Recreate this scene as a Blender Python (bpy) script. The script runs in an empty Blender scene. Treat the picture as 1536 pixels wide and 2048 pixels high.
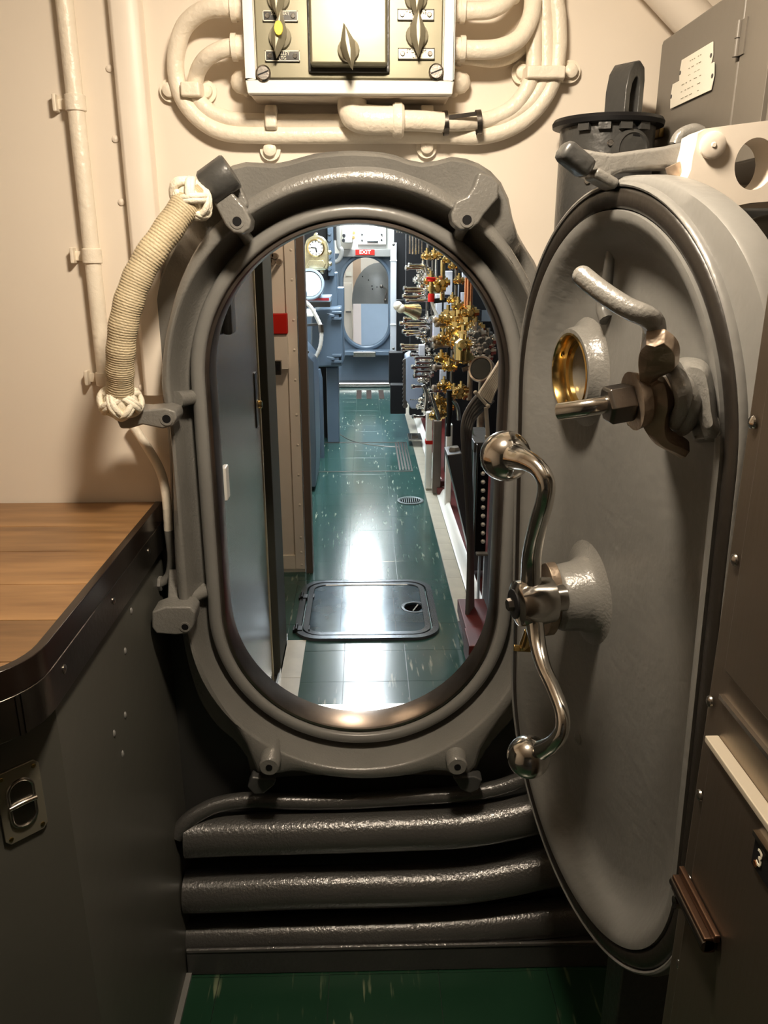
import bpy, bmesh, math, random
from mathutils import Vector, Matrix
random.seed(7)
SC = bpy.context.scene
COL = SC.collection
PI = math.pi
def V(*a): return Vector(a)

# ------------------------------------------------------------------ camera
FPX = 1590.0
PITCH = math.radians(18.1); YAW = -math.atan(0.0245)
CAM = V(0, 0, 1.49)
cd = bpy.data.cameras.new('camera'); cam = bpy.data.objects.new('camera', cd); COL.objects.link(cam)
cam.location = CAM
cam.rotation_euler = (PI/2 - PITCH, 0, YAW)
cd.sensor_fit = 'VERTICAL'; cd.sensor_height = 36.0; cd.lens = 36.0*FPX/2048.0
cd.clip_start = 0.02
SC.camera = cam
_R = Matrix.Rotation(YAW, 3, 'Z')
cF = _R @ V(0, math.cos(PITCH), -math.sin(PITCH)); cU = _R @ V(0, math.sin(PITCH), math.cos(PITCH)); cR = _R @ V(1, 0, 0)
def ray(px, py): return cF + cR*((px-768)/FPX) + cU*((1024-py)/FPX)
def onY(px, py, Y): d = ray(px, py); return CAM + d*(Y/d.y)
def onX(px, py, X): d = ray(px, py); return CAM + d*(X/d.x)
def onZ(px, py, Z): d = ray(px, py); return CAM + d*((Z-CAM.z)/d.z)

# ------------------------------------------------------------------ world, exposure
w = bpy.data.worlds.new('world'); SC.world = w; w.use_nodes = True
w.node_tree.nodes['Background'].inputs[0].default_value = (1.0, .9, .78, 1)
w.node_tree.nodes['Background'].inputs[1].default_value = 0.02
SC.view_settings.view_transform = 'Standard'; SC.view_settings.look = 'None'
SC.view_settings.gamma = 1.0; SC.view_settings.use_curve_mapping = False
SC.view_settings.exposure = 0.0
NEAR_LAMP = 330.0      # emission of the warm lamp diffuser above the hatch
FAR_LAMP = 43.0       # emission of the cool corridor fixtures
MID_LAMP = 110.0

# ------------------------------------------------------------------ materials
_m = {}
def mat(name, col, rough=.4, metal=0., bump=0., bscale=60., mottle=0., mscale=6., col2=None, coat=0., spec=.5, emit=0., detail=2., stretch=None, trans=0.):
    if name in _m: return _m[name]
    m = bpy.data.materials.new(name); m.use_nodes = True; nt = m.node_tree; n = nt.nodes; L = nt.links
    b = n['Principled BSDF']
    b.inputs['Base Color'].default_value = (*col, 1); b.inputs['Roughness'].default_value = rough
    b.inputs['Metallic'].default_value = metal; b.inputs['Coat Weight'].default_value = coat
    b.inputs['Coat Roughness'].default_value = .12
    b.inputs['Specular IOR Level'].default_value = spec
    b.inputs['Transmission Weight'].default_value = trans
    if emit: b.inputs['Emission Color'].default_value = (*col, 1); b.inputs['Emission Strength'].default_value = emit
    tc = n.new('ShaderNodeTexCoord'); mp = n.new('ShaderNodeMapping'); L.new(tc.outputs['Object'], mp.inputs[0])
    if stretch: mp.inputs['Scale'].default_value = stretch
    if mottle or col2:
        t = n.new('ShaderNodeTexNoise'); t.inputs['Scale'].default_value = mscale; t.inputs['Detail'].default_value = 6
        L.new(mp.outputs[0], t.inputs['Vector'])
        r = n.new('ShaderNodeValToRGB'); L.new(t.outputs['Fac'], r.inputs[0]); L.new(r.outputs[0], b.inputs['Base Color'])
        c2 = col2 if col2 else tuple(c*(1-mottle) for c in col)
        r.color_ramp.elements[0].position = .35; r.color_ramp.elements[0].color = (*c2, 1)
        r.color_ramp.elements[1].position = .62; r.color_ramp.elements[1].color = (*col, 1)
    if bump:
        t = n.new('ShaderNodeTexNoise'); t.inputs['Scale'].default_value = bscale; t.inputs['Detail'].default_value = detail
        L.new(mp.outputs[0], t.inputs['Vector'])
        u = n.new('ShaderNodeBump'); u.inputs['Strength'].default_value = bump; u.inputs['Distance'].default_value = .004
        L.new(t.outputs['Fac'], u.inputs['Height']); L.new(u.outputs[0], b.inputs['Normal'])
        if coat: L.new(u.outputs[0], b.inputs['Coat Normal'])
    _m[name] = m; return m

GREY = mat('grey_enamel', (.18, .178, .168), .30, bump=.22, bscale=70, mottle=.10, mscale=8)
GREYG = mat('grey_enamel_rough', (.20, .195, .18), .32, bump=.26, bscale=230, coat=.6, mottle=.12, mscale=10, detail=4)
GREYL = mat('grey_enamel_light', (.21, .207, .196), .30, bump=.2, bscale=60, mottle=.08, mscale=5)
DKGREY = mat('dark_grey_enamel', (.060, .060, .058), .33, bump=.3, bscale=80, mottle=.15, mscale=7)
CREAM = mat('cream_enamel', (.84, .76, .66), .42, bump=.15, bscale=30, mottle=.04, mscale=3)
CREAMP = mat('cream_pipe_paint', (.88, .80, .67), .35, bump=.5, bscale=90, mottle=.05, mscale=12, detail=4)
STEEL = mat('brushed_steel', (.50, .47, .43), .26, 1., bump=.05, bscale=300, mottle=.15, mscale=3, stretch=(1, .08, 1))
STEELD = mat('dark_steel', (.22, .20, .18), .3, 1., bump=.08, bscale=120, mottle=.3, mscale=6)
CHROME = mat('polished_steel', (.72, .69, .64), .13, 1., bump=.12, bscale=45, mottle=.25, mscale=20)
BRASS = mat('polished_brass', (.62, .44, .17), .18, 1.)
BRONZE = mat('worn_bronze', (.42, .33, .25), .36, .6, bump=.4, bscale=90, mottle=.45, mscale=22)
COPPER = mat('copper', (.80, .34, .16), .25, 1.)
RUBBER = mat('black_rubber', (.018, .015, .012), .38, bump=.15, bscale=80)
BLACK = mat('black_paint', (.008, .008, .009), .45, spec=.25)
VOID = mat('matte_black', (.004, .004, .004), 1., spec=0.)  # for holes whose darkness is put into the colour
BROWN = mat('brown_edge', (.13, .10, .08), .45, bump=.1)
KHAKI = mat('khaki_metal_plate', (.23, .215, .145), .36, .35, bump=.05, bscale=25, mottle=.15, mscale=4)
LABELB = mat('black_label', (.02, .02, .02), .3)
LABELS = mat('worn_silver_label', (.50, .46, .36), .35, .6)
WHITE = mat('white_label', (.92, .89, .78), .4)
INK = mat('engraved_letters', (.75, .72, .6), .4)
INKD = mat('dark_letters', (.10, .09, .07), .5)
YEL = mat('yellow_dot', (.85, .66, .03), .4)
ROPE = mat('cream_cord', (.60, .50, .33), .55, bump=.4, bscale=260, mottle=.2, mscale=25)
ROPEW = mat('white_cord', (.86, .80, .66), .6, bump=.4, bscale=300)
RED = mat('red_paint', (.50, .014, .008), .55, spec=.2)
REDD = mat('red_deck_paint', (.12, .014, .011), .5, mottle=.3, mscale=9)
BLUEG = mat('blue_grey_enamel', (.095, .135, .185), .35, bump=.1, mottle=.08, mscale=5)
BLUEL = mat('pale_blue_enamel', (.34, .42, .52), .3, mottle=.05)
LILAC = mat('pale_grey_paint', (.60, .62, .70), .4)
WHITEP = mat('white_enamel', (.90, .89, .84), .35)
TAN = mat('tan_panel', (.45, .31, .21), .5)
PINK = mat('pale_pink_panel', (.72, .60, .54), .5)
GLASS = mat('dark_glass', (.02, .025, .025), .05, spec=.8)
GGREY = mat('green_grey_enamel', (.060, .062, .050), .6, bump=.1, spec=.2)
TILEC = mat('cream_tile', (.50, .46, .37), .28, mottle=.12, mscale=14)
RUST = mat('chipped_rust', (.05, .025, .015), .7, bump=.5)

def floor_mat(name, c1, c2, streak=(.42, .45, .36), rough=.13):
    m = bpy.data.materials.new(name); m.use_nodes = True; nt = m.node_tree; n = nt.nodes; L = nt.links
    b = n['Principled BSDF']; b.inputs['Roughness'].default_value = rough; b.inputs['Specular IOR Level'].default_value = .6
    tc = n.new('ShaderNodeTexCoord'); oi = n.new('ShaderNodeObjectInfo'); ad = n.new('ShaderNodeVectorMath'); ad.operation = 'ADD'
    L.new(tc.outputs['Object'], ad.inputs[0]); L.new(oi.outputs['Location'], ad.inputs[1])   # every tile its own stretch of the marbling
    def noise(sc, scale, det=4):
        mp = n.new('ShaderNodeMapping'); mp.inputs['Scale'].default_value = sc; L.new(ad.outputs[0], mp.inputs[0])
        t = n.new('ShaderNodeTexNoise'); t.inputs['Scale'].default_value = scale; t.inputs['Detail'].default_value = det
        L.new(mp.outputs[0], t.inputs['Vector']); return t
    t1 = noise((1, 1, 1), 5); mx = n.new('ShaderNodeMix'); mx.data_type = 'RGBA'
    L.new(t1.outputs['Fac'], mx.inputs[0]); mx.inputs[6].default_value = (*c1, 1); mx.inputs[7].default_value = (*c2, 1)
    t2 = noise((1, .12, 1), 60, 3); r2 = n.new('ShaderNodeValToRGB'); L.new(t2.outputs['Fac'], r2.inputs[0])
    r2.color_ramp.elements[0].position = .60; r2.color_ramp.elements[1].position = .72
    t3 = noise((1, 1, 1), 3, 2); r3 = n.new('ShaderNodeValToRGB'); L.new(t3.outputs['Fac'], r3.inputs[0])
    r3.color_ramp.elements[0].position = .45; r3.color_ramp.elements[1].position = .62
    mu = n.new('ShaderNodeMath'); mu.operation = 'MULTIPLY'; L.new(r2.outputs[0], mu.inputs[0]); L.new(r3.outputs[0], mu.inputs[1])
    mx2 = n.new('ShaderNodeMix'); mx2.data_type = 'RGBA'; L.new(mu.outputs[0], mx2.inputs[0])
    L.new(mx.outputs[2], mx2.inputs[6]); mx2.inputs[7].default_value = (*streak, 1); L.new(mx2.outputs[2], b.inputs['Base Color'])
    tb = noise((1, 1, 1), 5, 1); u = n.new('ShaderNodeBump'); u.inputs['Strength'].default_value = .05; u.inputs['Distance'].default_value = .003
    L.new(tb.outputs['Fac'], u.inputs['Height']); L.new(u.outputs[0], b.inputs['Normal'])
    return m
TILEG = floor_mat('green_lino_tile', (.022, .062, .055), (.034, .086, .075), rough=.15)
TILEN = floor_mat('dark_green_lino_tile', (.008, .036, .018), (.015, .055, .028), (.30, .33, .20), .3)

def wood_mat():
    m = bpy.data.materials.new('worktop_wood'); m.use_nodes = True; nt = m.node_tree; n = nt.nodes; L = nt.links
    b = n['Principled BSDF']; b.inputs['Roughness'].default_value = .36
    tc = n.new('ShaderNodeTexCoord'); oi = n.new('ShaderNodeObjectInfo')
    mp = n.new('ShaderNodeMapping'); mp.inputs['Scale'].default_value = (.12, 1, 1); L.new(tc.outputs['Object'], mp.inputs[0])
    t = n.new('ShaderNodeTexNoise'); t.inputs['Scale'].default_value = 42; t.inputs['Detail'].default_value = 6; L.new(mp.outputs[0], t.inputs['Vector'])
    r = n.new('ShaderNodeValToRGB'); L.new(t.outputs['Fac'], r.inputs[0])
    r.color_ramp.elements[0].position = .3; r.color_ramp.elements[0].color = (.17, .088, .036, 1)
    r.color_ramp.elements[1].position = .7; r.color_ramp.elements[1].color = (.34, .19, .08, 1)
    h = n.new('ShaderNodeHueSaturation'); L.new(r.outputs[0], h.inputs['Color'])
    mr = n.new('ShaderNodeMapRange'); L.new(oi.outputs['Random'], mr.inputs[0]); mr.inputs[3].default_value = .72; mr.inputs[4].default_value = 1.2
    L.new(mr.outputs[0], h.inputs['Value']); L.new(h.outputs[0], b.inputs['Base Color'])
    return m
WOOD = wood_mat()

def bulk_mat():   # cream above, grey below the paint line of the bulkhead
    m = bpy.data.materials.new('bulkhead_paint'); m.use_nodes = True; nt = m.node_tree; n = nt.nodes; L = nt.links
    b = n['Principled BSDF']; b.inputs['Roughness'].default_value = .4
    tc = n.new('ShaderNodeTexCoord'); sp = n.new('ShaderNodeSeparateXYZ'); L.new(tc.outputs['Object'], sp.inputs[0])
    mt = n.new('ShaderNodeMath'); mt.operation = 'GREATER_THAN'; mt.inputs[1].default_value = 1.0; L.new(sp.outputs[2], mt.inputs[0])
    mx = n.new('ShaderNodeMix'); mx.data_type = 'RGBA'; L.new(mt.outputs[0], mx.inputs[0])
    mx.inputs[6].default_value = (.040, .040, .038, 1); mx.inputs[7].default_value = (.84, .76, .655, 1)
    L.new(mx.outputs[2], b.inputs['Base Color'])
    t = n.new('ShaderNodeTexNoise'); t.inputs['Scale'].default_value = 14; t.inputs['Detail'].default_value = 3; L.new(tc.outputs['Object'], t.inputs['Vector'])
    u = n.new('ShaderNodeBump'); u.inputs['Strength'].default_value = .12; u.inputs['Distance'].default_value = .01
    L.new(t.outputs['Fac'], u.inputs['Height']); L.new(u.outputs[0], b.inputs['Normal'])
    return m
BULK = bulk_mat()
def emis(name, col, s):
    m = bpy.data.materials.new(name); m.use_nodes = True; b = m.node_tree.nodes['Principled BSDF']
    b.inputs['Base Color'].default_value = (.8, .8, .8, 1); b.inputs['Emission Color'].default_value = (*col, 1); b.inputs['Emission Strength'].default_value = s
    return m

# ------------------------------------------------------------------ mesh helpers
def catmull(pts, n=8, closed=False):
    pts = [Vector(p) for p in pts]; out = []; N = len(pts)
    segs = N if closed else N-1
    for i in range(segs):
        if closed: a, b, c, d = pts[(i-1) % N], pts[i], pts[(i+1) % N], pts[(i+2) % N]
        else: a, b, c, d = pts[max(i-1, 0)], pts[i], pts[i+1], pts[min(i+2, N-1)]
        for k in range(n):
            t = k/n
            out.append(.5*((2*b)+(c-a)*t+(2*a-5*b+4*c-d)*t*t+(3*b-a-3*c+d)*t**3))
    if not closed: out.append(pts[-1])
    return out
def NB(): return bmesh.new()
def basis(d):
    d = d.normalized(); a = V(0, 0, 1) if abs(d.z) < .9 else V(1, 0, 0)
    x = d.cross(a).normalized(); return x, x.cross(d).normalized()
def loft(bm, loops, close=True, cap0=False, cap1=False, ring=True):
    vs = [[bm.verts.new(p) for p in lp] for lp in loops]
    n = len(loops[0]); rng = range(n) if ring else range(n-1)
    for a, b in zip(vs, vs[1:]):
        for i in rng:
            j = (i+1) % n
            try: bm.faces.new((a[i], a[j], b[j], b[i]))
            except ValueError: pass
    if cap0: bm.faces.new(list(reversed(vs[0])))
    if cap1: bm.faces.new(vs[-1])
    return vs
def circ(c, x, y, r, n): return [c + x*(r*math.cos(2*PI*i/n)) + y*(r*math.sin(2*PI*i/n)) for i in range(n)]
def lathe(bm, p, axis, prof, n=24, cap=True):
    """prof: list of (dist along axis, radius)"""
    axis = Vector(axis).normalized(); x, y = basis(axis)
    loft(bm, [circ(Vector(p)+axis*t, x, y, max(r, 1e-5), n) for t, r in prof], cap0=cap, cap1=cap)
def cyl(bm, p0, p1, r0, r1=None, n=20):
    p0 = Vector(p0); p1 = Vector(p1); lathe(bm, p0, p1-p0, [(0, r0), ((p1-p0).length, r0 if r1 is None else r1)], n)
def tube(bm, pts, r, n=14, sm=8, closed=False):
    if sm > 1:
        rr = None
        if isinstance(r, (list, tuple)):
            rr = []
            for i in range(len(r)-1):
                for k in range(sm): rr.append(r[i]+(r[i+1]-r[i])*k/sm)
            rr.append(r[-1])
        pts = catmull(pts, sm, closed)
        r = rr if rr else r
    pts = [Vector(p) for p in pts]; N = len(pts)
    if not isinstance(r, (list, tuple)): r = [r]*N
    t0 = (pts[1]-pts[0]).normalized(); x, y = basis(t0); loops = []
    for i, p in enumerate(pts):
        if closed: t = (pts[(i+1) % N]-pts[i-1]).normalized()
        else: t = (pts[min(i+1, N-1)]-pts[max(i-1, 0)]).normalized()
        x = (x - t*x.dot(t)).normalized(); y = t.cross(x)
        loops.append(circ(p, x, y, r[i], n))
    if closed: loops.append(loops[0])
    loft(bm, loops, cap0=not closed, cap1=not closed)
def box(bm, lo, hi):
    lo = Vector(lo); hi = Vector(hi)
    vs = [bm.verts.new((x, y, z)) for z in (lo.z, hi.z) for x, y in ((lo.x, lo.y), (hi.x, lo.y), (hi.x, hi.y), (lo.x, hi.y))]
    for f in ((3, 2, 1, 0), (4, 5, 6, 7), (0, 1, 5, 4), (1, 2, 6, 5), (2, 3, 7, 6), (3, 0, 4, 7)): bm.faces.new([vs[i] for i in f])
def obox(bm, c, ax, ay, az):
    """oriented box; ax, ay, az half-extent vectors"""
    c = Vector(c); vs = [bm.verts.new(c+ax*i+ay*j+az*k) for k in (-1, 1) for i, j in ((-1, -1), (1, -1), (1, 1), (-1, 1))]
    for f in ((3, 2, 1, 0), (4, 5, 6, 7), (0, 1, 5, 4), (1, 2, 6, 5), (2, 3, 7, 6), (3, 0, 4, 7)): bm.faces.new([vs[i] for i in f])
def beam(bm, a, b, w, h, up=(0, 0, 1)):
    a = Vector(a); b = Vector(b); d = (b-a); s = d.normalized().cross(Vector(up)).normalized(); u = s.cross(d.normalized())
    obox(bm, (a+b)/2, d/2, s*(w/2), u*(h/2))
def prism(bm, pts, vec):
    pts = [Vector(p) for p in pts]; loft(bm, [pts, [p+Vector(vec) for p in pts]], cap0=True, cap1=True)
def sphere(bm, c, r, n=16, squash=(1, 1, 1)):
    ret = bmesh.ops.create_uvsphere(bm, u_segments=n, v_segments=max(6, n*2//3), radius=r)
    for v in ret['verts']: v.co = Vector((v.co.x*squash[0], v.co.y*squash[1], v.co.z*squash[2])) + Vector(c)
def plate(bm, px, Y, th, sm=0):
    pts = [onY(x, y, Y) for x, y in px]
    if sm: pts = catmull(pts, sm, True)
    prism(bm, pts, (0, th, 0))
def pbox(bm, x0, y0, x1, y1, Y, d):
    """box whose front face spans those photo coordinates on the plane Y"""
    a = onY(x0, y0, Y); b = onY(x1, y1, Y); c = onY(x0, y1, Y); e = onY(x1, y0, Y)
    box(bm, ((a.x+c.x)/2, Y, min(a.z, b.z)), ((b.x+e.x)/2, Y+d, max(a.z, b.z)))

def obj(name, bm, m, parent=None, bev=0, flat=False, label=None, kind=None, seg=2, ang=38):
    bmesh.ops.remove_doubles(bm, verts=bm.verts, dist=1e-6)
    bmesh.ops.recalc_face_normals(bm, faces=bm.faces)
    me = bpy.data.meshes.new(name)
    if not flat:
        for f in bm.faces: f.smooth = True
        la = math.radians(ang)
        for e in bm.edges:
            if len(e.link_faces) == 2:
                if e.calc_face_angle(0) > la: e.smooth = False
    bm.to_mesh(me); bm.free(); me.materials.append(m)
    o = bpy.data.objects.new(name, me); COL.objects.link(o)
    if parent is not None:
        o.parent = parent; o.matrix_parent_inverse = Matrix.Translation(-worldloc(parent))
    if bev:
        b = o.modifiers.new('bevel', 'BEVEL'); b.width = bev; b.segments = seg; b.limit_method = 'ANGLE'; b.angle_limit = math.radians(40)
        b.harden_normals = False
        for p in me.polygons: p.use_smooth = True
        wn = o.modifiers.new('wn', 'WEIGHTED_NORMAL'); wn.keep_sharp = False; wn.weight = 80
    if label: o['label'] = label
    if kind: o['kind'] = kind
    return o
def worldloc(o):
    return o.location.copy() if o.type == 'EMPTY' else V(0, 0, 0)
def tag(o, label, cat, group=None):
    o['label'] = label; o['category'] = cat
    if group: o['group'] = group
    return o
def thing(name, label, cat, loc=(0, 0, 0), group=None):
    o = bpy.data.objects.new(name, None); COL.objects.link(o); o.location = loc; o.empty_display_size = .05
    return tag(o, label, cat, group)
def struct(name, bm, m, **k): return obj(name, bm, m, kind='structure', **k)
def text(name, s, size, c, xd, up, m, parent, ext=.0004, squeeze=1.0):
    cu = bpy.data.curves.new(name, 'FONT'); cu.body = s; cu.size = size; cu.align_x = 'CENTER'; cu.align_y = 'CENTER'; cu.extrude = ext; cu.resolution_u = 2
    to = bpy.data.objects.new(name, cu); COL.objects.link(to)
    dg = bpy.context.evaluated_depsgraph_get(); me = bpy.data.meshes.new_from_object(to.evaluated_get(dg))
    COL.objects.unlink(to); bpy.data.objects.remove(to)
    xd = Vector(xd).normalized(); up = Vector(up).normalized(); n = xd.cross(up)
    M = Matrix((( *(xd*squeeze), 0), (*up, 0), (*n, 0), (0, 0, 0, 1))).transposed(); M.translation = Vector(c)
    me.transform(M); me.materials.clear(); me.materials.append(m)
    o = bpy.data.objects.new(name, me); COL.objects.link(o)
    if parent is not None: o.parent = parent; o.matrix_parent_inverse = Matrix.Translation(-worldloc(parent))
    return o
def bolt(name, c, axis, r, h, m, parent, slot=None, n=6, washer=0):
    bm = NB(); axis = Vector(axis).normalized()
    if washer: lathe(bm, c, axis, [(0, washer), (h*.25, washer)], 20)
    lathe(bm, Vector(c)+axis*(h*.2 if washer else 0), axis, [(0, r), (h*.7, r), (h, r*.8)], n)
    return obj(name, bm, m, parent)
def dome(name, c, axis, r, m, parent, h=None):
    bm = NB(); h = h or r*.6; lathe(bm, c, axis, [(0, r), (h*.5, r*.88), (h*.85, r*.5), (h, r*.05)], 12)
    return obj(name, bm, m, parent)

# ================================================================== ROOM SHELL
WY = 1.45                                  # bulkhead face
CX, CZ, HA, HH = -.0115, 1.052, .2585, .2245   # hatch opening centre, half width, half straight
NT = 160
def stad(off, Y=None, cx=CX, cz=CZ, a=HA, h=HH, n=NT):
    """stadium outline, offset outwards; starts on top, goes clockwise seen from the camera"""
    per = 2*PI*a + 4*h; out = []
    for i in range(n):
        s = per*i/n
        q = PI*a/2
        if s < q: an = PI/2 - s/a; x, z, nx, nz = a*math.cos(an), h+a*math.sin(an), math.cos(an), math.sin(an)
        elif s < q+2*h: x, z, nx, nz = a, h-(s-q), 1, 0
        elif s < 3*q+2*h: an = -(s-q-2*h)/a; x, z, nx, nz = a*math.cos(an), -h+a*math.sin(an), math.cos(an), math.sin(an)
        elif s < 3*q+4*h: x, z, nx, nz = -a, -h+(s-3*q-2*h), -1, 0
        else: an = PI-(s-3*q-4*h)/a; x, z, nx, nz = a*math.cos(an), h+a*math.sin(an), math.cos(an), math.sin(an)
        o = off(i/n) if callable(off) else off
        out.append((cx+x+nx*o, cz+z+nz*o))
    return [V(x, Y, z) for x, z in out] if Y is not None else out

def wall_with_hole(bm, y0, y1, x0, x1, z0, z1, off=0.0):
    st = stad(off)
    outer = []
    for x, z in st:
        dx, dz = x-CX, z-CZ
        k = min([(x1-CX)/dx if dx > 1e-9 else 1e9, (x0-CX)/dx if dx < -1e-9 else 1e9, (z1-CZ)/dz if dz > 1e-9 else 1e9, (z0-CZ)/dz if dz < -1e-9 else 1e9])
        outer.append((CX+dx*k, CZ+dz*k))
    for cxn, czn in ((x0, z0), (x1, z0), (x0, z1), (x1, z1)):
        j = min(range(NT), key=lambda i: (outer[i][0]-cxn)**2+(outer[i][1]-czn)**2); outer[j] = (cxn, czn)
    I0 = [V(x, y0, z) for x, z in st]; I1 = [V(x, y1, z) for x, z in st]
    O0 = [V(x, y0, z) for x, z in outer]; O1 = [V(x, y1, z) for x, z in outer]
    loft(bm, [I0, O0, O1, I1, I0])
bm = NB(); wall_with_hole(bm, WY, WY+.012, -1.5, 1.2, 0, 2.2, .02)
wall_front = struct('wall_front', bm, BULK, ang=30)
def room(suffix, x0, x1, y0, y1, z1, m, sides):
    t = .05
    for s in sides:
        bm = NB()
        if s == 'left': box(bm, (x0-t, y0, 0), (x0, y1, z1))
        if s == 'right': box(bm, (x1, y0, 0), (x1+t, y1, z1))
        if s == 'back': box(bm, (x0-t, y0-t, 0), (x1+t, y0, z1))
        if s == 'far': box(bm, (x0-t, y1, 0), (x1+t, y1+t, z1))
        struct('wall_'+s+suffix, bm, DKGREY if s == 'back' else m, flat=True)
    bm = NB(); box(bm, (x0-t, y0, z1), (x1+t, y1, z1+t)); struct('ceiling'+suffix, bm, m, flat=True)
room('', -1.5, 1.2, -1.5, WY, 2.2, CREAM, ('left', 'right', 'back'))

# floor: deck plate under everything, lino tiles as pieces
bm = NB(); box(bm, (-1.55, -1.5, -.06), (1.55, 12.5, -.004)); floor = struct('floor', bm, DKGREY, flat=True)
TW = .237
def tile_mesh(w, l, m, nm):
    bm = NB(); box(bm, (-w/2+.0005, -l/2+.0005, -.004), (w/2-.0005, l/2-.0005, 0))
    me = bpy.data.meshes.new(nm); bmesh.ops.bevel(bm, geom=[e for e in bm.edges if all(v.co.z > -.001 for v in e.verts)], offset=.0006, segments=1, affect='EDGES')
    bm.to_mesh(me); bm.free(); me.materials.append(m); return me
tmeshG = tile_mesh(TW, TW, TILEG, 'tile'); tmeshN = tile_mesh(TW, TW, TILEN, 'tile'); 
def put_tile(me, x, y, z=0):
    o = bpy.data.objects.new('tile', me); COL.objects.link(o); o.location = (x, y, z+random.uniform(-.0003, .0003)); o.parent = floor; return o
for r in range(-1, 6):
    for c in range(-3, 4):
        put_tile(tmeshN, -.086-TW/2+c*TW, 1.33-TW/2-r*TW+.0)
HX0, HX1, HY0, HY1 = -.299, .305, 2.885, 3.49          # floor hatch
def half(x0, x1, y0, y1, m=TILEG):
    bm = NB(); box(bm, (x0+.0005, y0+.0005, -.004), (x1-.0005, y1-.0005, 0)); o = obj('tile', bm, m, floor, flat=True)
rows = int((9.36-1.62)/TW)
for r in range(rows):
    y = 1.62+TW*(r+.5)
    for c in range(-1, 3):
        x0 = -.323+TW*(c) if c >= 0 else -.323-.3
        if c == -1:
            if y > 3.7: half(-.95, -.323, y-TW/2, y+TW/2)
            elif y > 2.9: half(-.62, -.323, y-TW/2, y+TW/2)
            else: pass
            continue
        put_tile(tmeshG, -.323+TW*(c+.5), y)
tc_me = tile_mesh(.07, TW, TILEC, 'tile')
for r in range(22):
    o = put_tile(tc_me, .389+.036, 3.06+TW*(r+.5)); o['label'] = 'narrow cream border tile'
tc2 = tile_mesh(.08, .30, TILEC, 'tile')
for y in (2.05, 2.35, 2.65):
    o = put_tile(tc2, -.283, y+.1, .001); o['label'] = 'cream border tile beside the left door'

# ================================================================== LAMPS (real fixtures)
def ceiling_lamp(name, label, c, hx, hy, m, hm, group=None, z=None):
    t = thing(name, label, 'ceiling light', c, group)
    bm = NB(); box(bm, (c[0]-hx-.02, c[1]-hy-.02, c[2]), (c[0]+hx+.02, c[1]+hy+.02, c[2]+.05)); obj('housing', bm, hm, t, bev=.006)
    bm = NB(); box(bm, (c[0]-hx, c[1]-hy, c[2]-.025), (c[0]+hx, c[1]+hy, c[2]+.0)); obj('diffuser', bm, m, t, bev=.006)
    return t
EMN = emis('warm_lamp_glow', (1, .84, .65), NEAR_LAMP)
EMF = emis('cool_lamp_glow', (.86, .95, 1.0), FAR_LAMP)
EMM = emis('soft_warm_lamp_glow', (1, .78, .56), MID_LAMP)
nl = ceiling_lamp('ceiling_lamp', 'warm ceiling lamp above the grey hatch, nearest the switch box', (.0, .74, 2.01), .060, .060, EMN, WHITEP)
bm = NB(); cyl(bm, (0, .74, 2.05), (0, .74, 2.2), .02); obj('stem', bm, WHITEP, nl)
for i, y in enumerate((5.3, 6.9, 8.5)):
    ceiling_lamp('strip_light', ('first', 'middle', 'last')[i]+' cool strip light on the corridor ceiling behind the hatch', (-.02, y, 2.10), .15, .62, EMF, WHITEP, 'corridor strip lights')
ceiling_lamp('passage_lamp', 'small ceiling lamp just beyond the hatch over the passage', (.15, 2.9, 2.14), .08, .08, EMM, WHITEP)
ceiling_lamp('end_lamp', 'cool ceiling lamp in the compartment beyond the far oval hatch', (0., 10.1, 2.12), .2, .2, EMF, WHITEP)

# ================================================================== HATCH FRAME
def px_radius(table, Y):
    P = [onY(x, y, Y) for x, y in table]; P = catmull(P, 6, True)
    A = sorted((math.atan2((p.z-CZ)/1.6, p.x-CX), math.hypot((p.z-CZ)/1.6, p.x-CX)) for p in P)
    return A
def rad_at(A, an):
    n = len(A)
    for i in range(n):
        a0, r0 = A[i-1]; a1, r1 = A[i]
        if i == 0: a0 -= 2*PI
        if a0 <= an <= a1: return r0+(r1-r0)*(an-a0)/max(a1-a0, 1e-9)
    a0, r0 = A[-1]; a1, r1 = A[0]; a1 += 2*PI
    return r0+(r1-r0)*(an-a0)/max(a1-a0, 1e-9)
def px_loop(A, Y, shrink=0):
    out = []
    for x, z in stad(.07):
        an = math.atan2((z-CZ)/1.6, x-CX); r = rad_at(A, an)-shrink
        out.append(V(CX+r*math.cos(an), Y, CZ+1.6*r*math.sin(an)))
    return out
FLY, RIMY = 1.425, 1.345
outline = [(725,298),(680,298),(625,304),(580,317),(540,324),(500,320),(465,326),(430,352),(405,392),(378,430),(350,480),(325,530),(308,590),(301,650),(306,700),(318,760),(325,820),(334,880),(338,960),(340,1050),(343,1120),(348,1190),(358,1260),(372,1330),(395,1400),(430,1455),(470,1490),(497,1530),(507,1562),(560,1560),(640,1556),(725,1558),(810,1556),(890,1556),(945,1560),(960,1530),(985,1490),(1030,1440),(1065,1390),(1085,1320),(1097,1240),(1104,1150),(1108,1000),(1110,850),(1106,740),(1098,620),(1080,540),(1050,488),(1032,450),(1022,400),(1005,362),(975,332),(935,314),(900,310),(862,321),(825,318),(780,303)]
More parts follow.
